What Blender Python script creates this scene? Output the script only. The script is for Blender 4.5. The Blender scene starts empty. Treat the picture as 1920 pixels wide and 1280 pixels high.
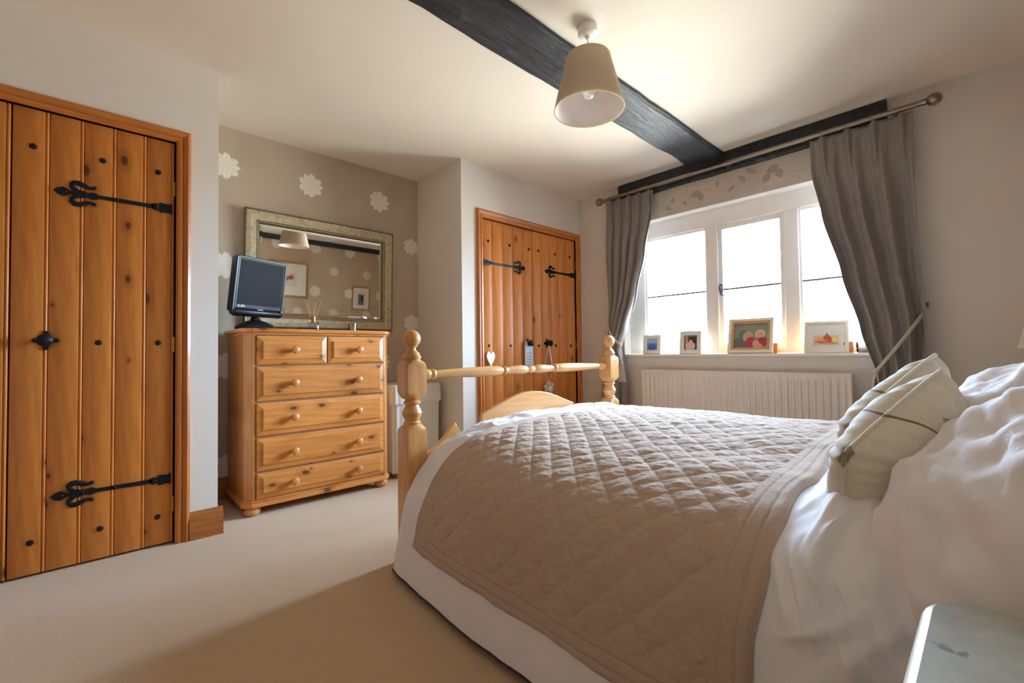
import bpy, math, random
from mathutils import Vector, Matrix, noise
random.seed(7)
PI = math.pi
scene = bpy.context.scene
col = scene.collection

# ------------------------------------------------------------------ camera
F_PX, PITCH, ROLL, YAW, CAM_H = 838.6, .024, -.013, .749, .90
s_, c_ = math.sin(YAW), math.cos(YAW)
fw0 = Vector((s_, c_, 0)); rt0 = Vector((c_, -s_, 0)); up0 = Vector((0, 0, 1))
fw = fw0*math.cos(PITCH) + up0*math.sin(PITCH)
up1 = up0*math.cos(PITCH) - fw0*math.sin(PITCH)
rt = rt0*math.cos(ROLL) + up1*math.sin(ROLL)
up = up1*math.cos(ROLL) - rt0*math.sin(ROLL)
cam_d = bpy.data.cameras.new('camera'); cam = bpy.data.objects.new('camera', cam_d); col.objects.link(cam)
cam.matrix_world = Matrix(((rt.x, up.x, -fw.x, 0), (rt.y, up.y, -fw.y, 0), (rt.z, up.z, -fw.z, CAM_H), (0, 0, 0, 1)))
cam_d.sensor_fit = 'HORIZONTAL'; cam_d.sensor_width = 36; cam_d.lens = F_PX*36/1920
cam_d.clip_start = .02
scene.camera = cam

# ------------------------------------------------------------------ daylight and exposure
SKY = 100.0        # brightness of the overcast sky at the horizon
world = bpy.data.worlds.new('sky'); scene.world = world; world.use_nodes = True
bg = world.node_tree.nodes['Background']
bg.inputs[1].default_value = SKY
wt = world.node_tree; wc = wt.nodes.new('ShaderNodeTexCoord'); ws = wt.nodes.new('ShaderNodeSeparateXYZ'); wr = wt.nodes.new('ShaderNodeMapRange'); wq = wt.nodes.new('ShaderNodeValToRGB')
wt.links.new(wc.outputs['Generated'], ws.inputs[0]); wt.links.new(ws.outputs['Z'], wr.inputs[0]); wr.inputs[1].default_value = -1; wr.inputs[2].default_value = 1
wt.links.new(wr.outputs[0], wq.inputs[0]); wt.links.new(wq.outputs[0], bg.inputs[0])
we = wq.color_ramp.elements; we.new(.5)
for el, (ps, cc) in zip(we, ((.485, (.39, .40, .40, 1)), (.505, (.60, .78, 1.04, 1)), (1., (.80, 1.06, 1.44, 1)))): el.position = ps; el.color = cc
scene.view_settings.view_transform = 'Standard'; scene.view_settings.look = 'None'
scene.cycles.max_bounces = 16; scene.cycles.diffuse_bounces = 9; scene.cycles.transparent_max_bounces = 16
scene.view_settings.exposure = 0.0; scene.view_settings.gamma = 1
scene.view_settings.use_curve_mapping = False

# room sizes (metres): x towards the window wall, y towards the cupboard wall
L, W, HC, YB = 2.71, 3.463, 2.377, 3.334
X2, X3 = .458, 2.013                      # alcove edges
XR, YH = -1.45, -.34                      # rear wall, headboard wall
WIN_Y0, WIN_Y1, WIN_Z0, WIN_Z1 = .46, 2.25, .868, 2.013
XF = 3.58                                 # plane of the window frame

pl = bpy.data.lights.new('window_daylight', 'AREA'); pl.shape = 'RECTANGLE'; pl.size = WIN_Z1-WIN_Z0; pl.size_y = WIN_Y1-WIN_Y0
pl.cycles.is_portal = True
plo = bpy.data.objects.new('window_daylight', pl); col.objects.link(plo)
plo.location = (3.66, (WIN_Y0+WIN_Y1)/2, (WIN_Z0+WIN_Z1)/2); plo.rotation_euler = (0, PI/2, 0)

# ------------------------------------------------------------------ materials
def lin(c):
    out = []
    for v in c[:3]:
        v /= 255
        out.append(v/12.92 if v <= .04045 else ((v+.055)/1.055)**2.4)
    return (*out, 1)

class NT:
    """small helper around a material's node tree"""
    def __init__(self, name):
        self.m = bpy.data.materials.new(name); self.m.use_nodes = True
        self.t = self.m.node_tree; self.n = self.t.nodes; self.b = self.n['Principled BSDF']
        self.out = self.n['Material Output']
    def link(self, a, b): self.t.links.new(a, b)
    def put(self, sock, v):
        if hasattr(v, 'is_output') or isinstance(v, bpy.types.NodeSocket): self.link(v, sock)
        else: sock.default_value = v
    def math(self, op, a, b=None, c=None, clamp=False):
        n = self.n.new('ShaderNodeMath'); n.operation = op; n.use_clamp = clamp
        self.put(n.inputs[0], a)
        if b is not None: self.put(n.inputs[1], b)
        if c is not None: self.put(n.inputs[2], c)
        return n.outputs[0]
    def coords(self, kind='Object'):
        return self.n.new('ShaderNodeTexCoord').outputs[kind]
    def sep(self, v):
        n = self.n.new('ShaderNodeSeparateXYZ'); self.link(v, n.inputs[0]); return n.outputs
    def mapping(self, v, scale=(1, 1, 1), loc=(0, 0, 0), rot=(0, 0, 0)):
        n = self.n.new('ShaderNodeMapping'); self.link(v, n.inputs[0])
        n.inputs['Scale'].default_value = scale; n.inputs['Rotation'].default_value = rot
        self.put(n.inputs['Location'], loc); return n.outputs[0]
    def noise(self, v, scale, detail=3, rough=.55, dist=0):
        n = self.n.new('ShaderNodeTexNoise'); self.link(v, n.inputs['Vector'])
        n.inputs['Scale'].default_value = scale; n.inputs['Detail'].default_value = detail
        n.inputs['Roughness'].default_value = rough; n.inputs['Distortion'].default_value = dist
        return n.outputs['Fac']
    def ramp(self, f, stops):
        n = self.n.new('ShaderNodeValToRGB'); self.link(f, n.inputs[0])
        e = n.color_ramp.elements
        while len(e) < len(stops): e.new(.5)
        for el, (p, c) in zip(e, stops): el.position = p; el.color = c
        return n.outputs[0]
    def mix(self, f, a, b, mode='MIX'):
        n = self.n.new('ShaderNodeMix'); n.data_type = 'RGBA'; n.blend_type = mode
        self.put(n.inputs[0], f); self.put(n.inputs[6], a); self.put(n.inputs[7], b); return n.outputs[2]
    def smooth(self, v, a, b, lo=0., hi=1.):
        n = self.n.new('ShaderNodeMapRange'); n.interpolation_type = 'SMOOTHSTEP'
        self.put(n.inputs[0], v)
        for i, x in zip((1, 2, 3, 4), (a, b, lo, hi)): self.put(n.inputs[i], x)
        return n.outputs[0]
    def bump(self, h, strength=.3, dist=.01):
        n = self.n.new('ShaderNodeBump'); self.link(h, n.inputs['Height'])
        n.inputs['Strength'].default_value = strength; n.inputs['Distance'].default_value = dist
        self.link(n.outputs[0], self.b.inputs['Normal'])
    def color(self, c): self.put(self.b.inputs['Base Color'], c)
    def set(self, rough=.5, metal=0., spec=.5, coat=0., sheen=0.):
        self.b.inputs['Roughness'].default_value = rough; self.b.inputs['Metallic'].default_value = metal
        self.b.inputs['Specular IOR Level'].default_value = spec; self.b.inputs['Coat Weight'].default_value = coat
        self.b.inputs['Coat Roughness'].default_value = .15
        self.b.inputs['Sheen Weight'].default_value = sheen
        return self

def plain(name, c, rough=.6, metal=0., var=.06, nscale=8., bump=0., bscale=200., spec=.5, sheen=0., coat=0.):
    """a plain surface with slight tonal variation and fine relief"""
    k = NT(name); v = k.coords(); base = lin(c)
    f = k.noise(v, nscale, 4)
    dk = tuple(x*(1-var*2) for x in base[:3])+(1,); lt = tuple(min(1, x*(1+var)) for x in base[:3])+(1,)
    k.color(k.ramp(f, [(.25, dk), (.75, lt)])); k.set(rough, metal, spec, coat, sheen)
    if bump: k.bump(k.noise(v, bscale, 3), bump, .004)
    return k.m

def wood(name, light, dark, axis='z', rough=.38, knot=.5, kcol=(70, 38, 18), coat=.25, kscale=1.0, flat=False):
    """pine: grain along one axis, dark knots, varying from piece to piece"""
    k = NT(name); v = k.coords()
    rnd = k.n.new('ShaderNodeObjectInfo').outputs['Random']
    comb = k.n.new('ShaderNodeCombineXYZ'); off = k.math('MULTIPLY', rnd, 37.)
    for i in range(3): k.link(off, comb.inputs[i])
    add = k.n.new('ShaderNodeVectorMath'); k.link(v, add.inputs[0]); k.link(comb.outputs[0], add.inputs[1]); v = add.outputs[0]
    sc = {'x': (.10, 1, 1), 'y': (1, .10, 1), 'z': (1, 1, .10)}[axis]
    ks = {'x': (.55, 1, 1), 'y': (1, .55, 1), 'z': (1, 1, .55)}[axis]
    warp = k.noise(v, 30., 2)
    vg = k.mapping(v, sc)
    g1 = k.noise(vg, 34., 4, .6, 1.2); g2 = k.noise(vg, 150., 3, .6)
    w = k.n.new('ShaderNodeTexWave'); w.wave_type = 'BANDS'; w.bands_direction = 'DIAGONAL'
    k.link(vg, w.inputs['Vector']); w.inputs['Scale'].default_value = 14; w.inputs['Distortion'].default_value = 9
    w.inputs['Detail'].default_value = 2; w.inputs['Detail Scale'].default_value = .7
    g = k.math('ADD', k.math('MULTIPLY', g1, .68), k.math('ADD', k.math('MULTIPLY', g2, .2), k.math('MULTIPLY', w.outputs['Fac'], .12)))
    base = k.ramp(g, [(.26, lin(dark)), (.66, lin(light))])
    tone = k.math('ADD', .93, k.math('MULTIPLY', rnd, .14))
    tint = k.n.new('ShaderNodeCombineColor')
    for i in range(3): k.link(tone, tint.inputs[i])
    base = k.mix(1., base, tint.outputs[0], 'MULTIPLY')
    vo = k.n.new('ShaderNodeTexVoronoi'); vo.feature = 'F1'
    vk = k.mapping(v, tuple(a*5.2*kscale for a in ks))
    if flat:
        vo.voronoi_dimensions = '2D'; ss = k.sep(vk); cc = k.n.new('ShaderNodeCombineXYZ'); k.link(ss[0], cc.inputs[0]); k.link(ss[2], cc.inputs[1]); vk = cc.outputs[0]
    k.link(vk, vo.inputs['Vector']); vo.inputs['Scale'].default_value = 1
    pick = k.sep(vo.outputs['Color'])
    on = k.math('GREATER_THAN', pick[0], 1-knot)
    rad = k.math('ADD', .04, k.math('MULTIPLY', pick[1], .085))
    dn = k.math('ADD', vo.outputs['Distance'], k.math('MULTIPLY', k.math('SUBTRACT', warp, .5), .06))
    core = k.math('MULTIPLY', on, k.smooth(k.math('DIVIDE', dn, rad), 1.15, .6))
    halo = k.math('MULTIPLY', on, k.smooth(k.math('DIVIDE', dn, rad), 3.2, 1.0, 0., .45))
    base = k.mix(halo, base, lin([x*.8 for x in dark]))
    base = k.mix(core, base, lin(kcol))
    k.color(base); k.set(rough, 0, .45, coat)
    k.bump(g, .12, .002)
    return k.m

M = {}
M['wall'] = plain('wall_paint', (222, 213, 203), .9, var=.02, nscale=2., bump=.12, bscale=60)
M['ceil'] = plain('ceiling_paint', (233, 223, 207), .9, var=.025, nscale=1.3, bump=.1, bscale=40)
M['wall_taupe'] = plain('warm_beige_wall_paint', (188, 168, 144), .9, var=.02, nscale=2., bump=.12, bscale=60)
M['white'] = plain('white_gloss_paint', (247, 245, 241), .35, var=.02, nscale=5)
M['rad'] = plain('radiator_enamel', (232, 226, 220), .4, var=.01, nscale=5)
M['plastic_white'] = plain('white_plastic', (238, 234, 228), .35, var=.01)
M['iron'] = plain('black_iron', (30, 32, 36), .42, metal=.55, var=.25, nscale=30, bump=.35, bscale=120)
M['brass'] = plain('brass', (196, 150, 70), .3, metal=1., var=.1, nscale=20)
M['steel'] = plain('brushed_nickel', (156, 146, 134), .28, metal=1., var=.05, nscale=20)
M['black'] = plain('black_plastic', (17, 18, 22), .38, var=.1, nscale=20, spec=.35)
M['screen'] = plain('screen_glass', (26, 28, 33), .5, var=.02, spec=.12)
M['silverline'] = plain('silver_trim', (104, 106, 112), .35, metal=.8, var=.05)
M['door'] = wood('varnished_pine_boards', (216, 136, 58), (190, 110, 42), 'z', .4, .24, (104, 54, 22), .15, 1.4, True)
M['doorframe'] = wood('varnished_pine_frame', (196, 118, 50), (166, 92, 34), 'z', .4, .0, coat=.15)
M['doorframe_x'] = wood('varnished_pine_head', (196, 118, 50), (166, 92, 34), 'x', .4, .0, coat=.15)
M['skirting'] = wood('varnished_pine_skirting', (176, 104, 46), (140, 76, 30), 'x', .4, .15, coat=.15)
M['chest'] = wood('honey_pine', (216, 146, 74), (190, 114, 50), 'x', .36, .55, (104, 64, 32), .2, 1.6, True)
M['chest_z'] = wood('honey_pine_upright', (212, 142, 72), (184, 110, 48), 'z', .36, .4, (104, 64, 32), .2, 1.6, True)
M['knob'] = wood('turned_pine', (214, 152, 90), (186, 120, 62), 'z', .3, .0, coat=.25)
M['bed'] = wood('pale_bed_pine', (220, 166, 104), (196, 136, 76), 'z', .34, .25, (120, 78, 44), .25)
M['bed_x'] = wood('pale_bed_pine_rail', (224, 174, 114), (204, 148, 86), 'x', .3, .35, (140, 96, 62), .3, .7)
M['duvet'] = plain('white_cotton', (232, 230, 236), .85, var=.015, nscale=3, bump=.15, bscale=350, sheen=.2)
M['pillow'] = plain('white_pillow_cotton', (234, 231, 236), .85, var=.015, nscale=3, bump=.12, bscale=350, sheen=.2)
M['trim'] = plain('hem_cord', (78, 66, 70), .8)
M['rope'] = plain('cream_cord', (214, 203, 186), .8, bump=.5, bscale=400)
M['shade_in'] = plain('shade_lining', (236, 228, 224), .8)
M['hamper'] = plain('hamper_cloth', (224, 226, 222), .85, var=.03, nscale=6, bump=.3, bscale=150)
M['wicker'] = plain('wicker', (150, 116, 76), .7, var=.2, nscale=60, bump=.6, bscale=120)
M['wax'] = plain('candle_wax', (240, 234, 222), .5)
M['reed'] = plain('reed', (196, 160, 118), .7)
M['copper'] = plain('copper_collar', (206, 132, 84), .3, metal=.9)
M['orange_wood'] = wood('orange_wood', (226, 150, 74), (204, 126, 56), 'z', .5, 0)
M['gold'] = plain('gilt_frame', (176, 138, 74), .4, metal=.6, var=.15, nscale=30)
M['mount'] = plain('picture_mount', (236, 230, 218), .8, var=.01)
M['mattress'] = plain('mattress_ticking', (222, 218, 208), .9)
M['lead'] = plain('lead_bar', (112, 104, 108), .6)
M['handle'] = plain('window_latch_iron', (92, 82, 96), .4, metal=.5)

# carpet
k = NT('carpet'); v = k.coords()
f1 = k.noise(v, 1.6, 3); f2 = k.noise(v, 420., 2); f3 = k.noise(v, 60., 3)
base = k.ramp(f2, [(.3, lin((188, 160, 128))), (.7, lin((218, 191, 156)))])
base = k.mix(k.math('MULTIPLY', f1, .25), base, lin((188, 163, 132)))
k.color(base); k.set(.95, 0, .1, 0, .3)
k.bump(k.math('ADD', f2, k.math('MULTIPLY', f3, .6)), .6, .004); M['carpet'] = k.m

# blackened oak beam
k = NT('blackened_oak'); v = k.coords(); vg = k.mapping(v, (.12, 1, 1))
g = k.noise(vg, 30, 4, .65, 1.); w_ = k.noise(v, 3.2, 4, .6)
base = k.ramp(g, [(.3, lin((28, 29, 34))), (.7, lin((62, 63, 66)))])
base = k.mix(k.smooth(w_, .56, .72), base, lin((104, 102, 98)))
k.color(base); k.set(.5, 0, .4); k.bump(k.math('ADD', g, w_), .6, .01); M['beam'] = k.m

# dahlia wallpaper; (u,v) are object x and z
def wallpaper(name, ground, u0, v0, flip=1):
    k = NT(name); v = k.coords(); s = k.sep(v)
    pu, pv = .53, .645
    f = k.noise(v, 2.2, 3); f2 = k.noise(v, 260, 2)
    gl = lin(ground); base = k.ramp(f, [(.3, tuple(x*.93 for x in gl[:3])+(1,)), (.7, gl)])
    base = k.mix(k.math('MULTIPLY', f2, .12), base, lin((150, 136, 116)))
    def flower(base, ou, ov, R, colr, amount):
        du = k.math('SUBTRACT', k.math('MULTIPLY', s[0], flip), ou); dv = k.math('SUBTRACT', s[2], ov)
        du = k.math('MULTIPLY', k.math('SUBTRACT', k.math('FRACT', k.math('ADD', k.math('DIVIDE', du, pu), 100.5)), .5), pu)
        dv = k.math('MULTIPLY', k.math('SUBTRACT', k.math('FRACT', k.math('ADD', k.math('DIVIDE', dv, pv), 100.5)), .5), pv)
        r = k.math('SQRT', k.math('ADD', k.math('MULTIPLY', du, du), k.math('MULTIPLY', dv, dv)))
        th = k.math('ARCTAN2', dv, du)
        pet = k.math('POWER', k.math('ABSOLUTE', k.math('COSINE', k.math('ADD', k.math('MULTIPLY', th, 4.5), k.math('MULTIPLY', k.math('SINE', k.math('MULTIPLY', th, 3.)), .5)))), .6)
        Rm = k.math('MULTIPLY', k.math('ADD', .70, k.math('MULTIPLY', pet, .36)), R)
        inside = k.math('LESS_THAN', r, Rm)
        ring = k.math('FRACT', k.math('SUBTRACT', k.math('DIVIDE', r, R*.27), k.math('MULTIPLY', k.math('ABSOLUTE', k.math('COSINE', k.math('MULTIPLY', th, 4.5))), .55)))
        seam = k.smooth(ring, .0, .22, .42, 1.)
        slit = k.smooth(k.math('ABSOLUTE', k.math('COSINE', k.math('MULTIPLY', th, 5.5))), .0, .22, .45, 1.)
        mask = k.math('MULTIPLY', k.math('MULTIPLY', inside, k.math('MULTIPLY', seam, slit)), amount)
        return k.mix(mask, base, lin(colr))
    base = flower(base, u0+pu*.24, v0+.10, .085, [x*.92 for x in ground], .5)
    base = flower(base, u0+pu*.74, v0+.42, .085, [x*.92 for x in ground], .5)
    base = flower(base, u0, v0, .080, (240, 233, 220), .95)
    base = flower(base, u0+pu/2+.02, v0+pv/2, .068, (234, 226, 212), .8)
    k.color(base); k.set(.6, 0, .4); k.bump(f2, .1, .002)
    return k.m
M['paper'] = wallpaper('dahlia_wallpaper', (190, 174, 152), .60, 2.125)
M['paper_head'] = wallpaper('dahlia_wallpaper_headboard', (198, 178, 148), .82, 1.62)

# trailing leaf wallpaper above the window: (u,v) are object y and z
def leaf_layer(k, base, u, v, ou, ov, ang, ln, wd, colr, pu, amount):
    du = k.math('SUBTRACT', u, ou)
    du = k.math('MULTIPLY', k.math('SUBTRACT', k.math('FRACT', k.math('ADD', k.math('DIVIDE', du, pu), 100.5)), .5), pu)
    dv = k.math('SUBTRACT', v, ov)
    ca, sa = math.cos(ang), math.sin(ang)
    a = k.math('ADD', k.math('MULTIPLY', du, ca), k.math('MULTIPLY', dv, sa))
    b = k.math('SUBTRACT', k.math('MULTIPLY', dv, ca), k.math('MULTIPLY', du, sa))
    half = k.math('MULTIPLY', k.math('SUBTRACT', 1., k.math('POWER', k.math('ABSOLUTE', k.math('DIVIDE', a, ln)), 1.6)), wd)
    mask = k.math('LESS_THAN', k.math('ABSOLUTE', b), half)
    rib = k.smooth(k.math('ABSOLUTE', b), .0005, .0022, .4, 1.)
    return k.mix(k.math('MULTIPLY', k.math('MULTIPLY', mask, rib), amount), base, lin(colr))
k = NT('leaf_wallpaper'); v = k.coords(); s = k.sep(v)
base = k.ramp(k.noise(v, 5, 3), [(.3, lin((196, 184, 170))), (.7, lin((208, 197, 183)))])
for ou, ov, an, ln_, wd in ((1.22, 2.15, .8, .038, .017), (1.16, 2.19, .5, .05, .018), (1.30, 2.10, 2.3, .032, .014), (1.02, 2.16, -.3, .045, .03),
                            (.98, 2.12, 1.2, .04, .026), (1.06, 2.11, 2.2, .04, .026), (1.40, 2.165, 1.7, .034, .014), (1.66, 2.08, .9, .036, .013), (1.57, 2.13, -.2, .045, .026),
                            (1.53, 2.10, 1.3, .04, .024), (1.80, 2.07, .5, .034, .014), (1.76, 2.13, 1.9, .03, .013)):
    base = leaf_layer(k, base, s[1], s[2], ou, ov, an, ln_, wd, (158, 146, 134), 1.2, .75)
stem = k.math('ABSOLUTE', k.math('SUBTRACT', s[2], k.math('ADD', 2.13, k.math('MULTIPLY', k.math('SINE', k.math('MULTIPLY', s[1], 13.)), .03))))
base = k.mix(k.smooth(stem, .0028, .0012, 0., .5), base, lin((160, 148, 134)))
k.color(base); k.set(.7, 0, .3); M['leafpaper'] = k.m

# curtain silk
k = NT('taupe_silk'); v = k.coords(); f = k.noise(k.mapping(v, (1, 1, .25)), 60, 3); f2 = k.noise(k.mapping(v, (.3, .3, 1)), 260, 2)
k.color(k.ramp(k.math('ADD', k.math('MULTIPLY', f, .6), k.math('MULTIPLY', f2, .4)), [(.3, lin((122, 114, 110))), (.7, lin((148, 139, 133)))]))
k.set(.42, 0, .5, 0, .3); k.bump(f2, .12, .002); M['curtain'] = k.m

# quilt
k = NT('taupe_quilted_cotton'); v = k.coords(); f = k.noise(v, 420, 2); f2 = k.noise(v, 3, 3); f3 = k.noise(k.mapping(v, (1, 1, 1)), 70, 3)
base = k.ramp(f, [(.3, lin((176, 153, 136))), (.7, lin((197, 174, 156)))])
base = k.mix(k.math('MULTIPLY', f2, .2), base, lin((180, 155, 138)))
k.color(base); k.set(.9, 0, .15, 0, .15); k.bump(k.math('ADD', f, k.math('MULTIPLY', f3, 2.)), .35, .004); M['quilt'] = k.m

# cushion print
k = NT('leaf_print_linen'); v = k.coords(); s = k.sep(v)
base = k.ramp(k.noise(v, 300, 2), [(.3, lin((206, 198, 182))), (.7, lin((220, 212, 196)))])
for ou, ov, an, ln_, wd in ((.06, .04, 2.0, .055, .025), (.115, -.02, .9, .042, .028), (.13, -.06, 1.5, .036, .020), (-.03, .16, .3, .06, .02), (.06, .15, .6, .05, .02), (-.16, -.19, .2, .05, .02), (-.17, .1, 1.2, .05, .02)):
    base = leaf_layer(k, base, s[0], s[1], ou, ov, an, ln_, wd, (142, 132, 112), 3., .9)
rr = k.math('SQRT', k.math('ADD', k.math('POWER', k.math('ADD', s[0], .07), 2.), k.math('POWER', k.math('SUBTRACT', s[1], .03), 2.)))
base = k.mix(k.math('MULTIPLY', k.smooth(k.math('ABSOLUTE', k.math('SUBTRACT', rr, .085)), .003, .0015), k.math('GREATER_THAN', s[0], -.09)), base, lin((120, 106, 84)))
k.color(base); k.set(.85, 0, .2, 0, .2); k.bump(k.noise(v, 320, 2), .15, .002); M['cushion'] = k.m

# blue sprig pillowcase
k = NT('blue_sprig_cotton'); v = k.coords()
vo = k.n.new('ShaderNodeTexVoronoi'); k.link(v, vo.inputs['Vector']); vo.inputs['Scale'].default_value = 11
sp = k.math('MULTIPLY', k.smooth(vo.outputs['Distance'], .34, .2), k.math('GREATER_THAN', k.noise(v, 70, 2), .5))
k.color(k.mix(sp, lin((222, 224, 238)), lin((92, 100, 138)))); k.set(.85); M['sprig'] = k.m

# glazing and clear glass
def glassy(name, tint, refl):
    k = NT(name); k.n.remove(k.b)
    tr = k.n.new('ShaderNodeBsdfTransparent'); tr.inputs[0].default_value = tint
    gl = k.n.new('ShaderNodeBsdfGlossy'); gl.inputs['Roughness'].default_value = .03
    fr = k.n.new('ShaderNodeFresnel'); fr.inputs[0].default_value = 1.45
    mx = k.n.new('ShaderNodeMixShader'); k.link(k.math('MULTIPLY', fr.outputs[0], refl), mx.inputs[0])
    k.link(tr.outputs[0], mx.inputs[1]); k.link(gl.outputs[0], mx.inputs[2]); k.link(mx.outputs[0], k.out.inputs[0])
    return k.m
M['pane'] = glassy('window_glass', (.96, .98, .97, 1), 1.)
M['clear'] = glassy('clear_glass', (.90, .92, .92, 1), 1.4)
k = NT('mirror_silver'); k.color((.86, .86, .82, 1)); k.set(.02, 1.); M['mirror'] = k.m
# silver-gilt mirror frame with rubbed highlights
M['mframe'] = plain('champagne_leaf', (196, 180, 146), .38, metal=.4, var=.18, nscale=40, bump=.2, bscale=90)
M['mframe_dark'] = plain('champagne_leaf_edge', (122, 106, 76), .45, metal=.5, var=.2, nscale=40)
M['mbead'] = plain('champagne_bead', (232, 218, 178), .3, metal=.6)
# pleated lampshade fabric
def shade_mat(name, c, tr):
    k = NT(name); v = k.coords(); f = k.noise(v, 300, 2)
    a = lin(c); k.color(k.ramp(f, [(.3, tuple(x*.9 for x in a[:3])+(1,)), (.7, a)])); k.set(.85, 0, .2)
    t = k.n.new('ShaderNodeBsdfTranslucent'); t.inputs[0].default_value = a
    mx = k.n.new('ShaderNodeMixShader'); mx.inputs[0].default_value = tr
    k.link(k.b.outputs[0], mx.inputs[1]); k.link(t.outputs[0], mx.inputs[2]); k.link(mx.outputs[0], k.out.inputs[0])
    return k.m
M['shade'] = shade_mat('pleated_linen_shade', (238, 224, 202), .45)
M['shade2'] = shade_mat('cream_shade', (238, 228, 204), .35)
# distressed painted bedside table
k = NT('distressed_grey_paint'); v = k.coords()
base = k.ramp(k.noise(v, 9, 4), [(.3, lin((142, 137, 122))), (.7, lin((170, 164, 146)))])
n2 = k.noise(v, 26, 3, .6)
base = k.mix(k.smooth(n2, .62, .70), base, lin((102, 98, 96)))
base = k.mix(k.smooth(k.noise(v, 40, 2), .66, .75, 0, .6), base, lin((180, 166, 126)))
k.color(base); k.set(.62, 0, .3); M['bedside'] = k.m
M['bedside_edge'] = plain('bedside_cream_edge', (232, 226, 208), .35, var=.05, nscale=12)
# textured off-white photo frames
M['lace'] = plain('mosaic_white_frame', (238, 234, 222), .5, var=.12, nscale=90, bump=.8, bscale=130)
M['cream_frame'] = plain('cream_painted_frame', (238, 230, 212), .45, var=.02)
M['frame_inner'] = wood('frame_inner_wood', (214, 170, 112), (190, 142, 86), 'y', .5, 0)

def picture(name, ground, shapes, ax=(0, 1)):
    """flat print: coloured patches given as (kind, cx, cy, rx, ry, colour) in the part's own plane"""
    k = NT(name); v = k.coords(); s = k.sep(v); X, Y = s[ax[0]], s[ax[1]]
    wob = k.math('MULTIPLY', k.math('SUBTRACT', k.noise(v, 60, 2), .5), .5)
    base = k.mix(k.math('MULTIPLY', k.noise(v, 50, 3), .35), lin(ground), lin([x*.8 for x in ground]))
    for kind, cx, cy, rx, ry, c in shapes:
        a = k.math('DIVIDE', k.math('SUBTRACT', X, cx), rx); b = k.math('DIVIDE', k.math('SUBTRACT', Y, cy), ry)
        if kind == 'e':
            d = k.math('ADD', k.math('SQRT', k.math('ADD', k.math('MULTIPLY', a, a), k.math('MULTIPLY', b, b))), k.math('MULTIPLY', wob, .35))
            mk = k.smooth(d, 1.06, .9)
        elif kind == 'o':
            d = k.math('SQRT', k.math('ADD', k.math('MULTIPLY', a, a), k.math('MULTIPLY', b, b)))
            mk = k.smooth(k.math('ABSOLUTE', k.math('SUBTRACT', d, 1.)), .22, .12)
        else:
            mk = k.math('LESS_THAN', k.math('MAXIMUM', k.math('ABSOLUTE', a), k.math('ABSOLUTE', b)), 1.)
        base = k.mix(mk, base, lin(c))
    k.color(base); k.set(.25, 0, .5)
    return k.m

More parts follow.
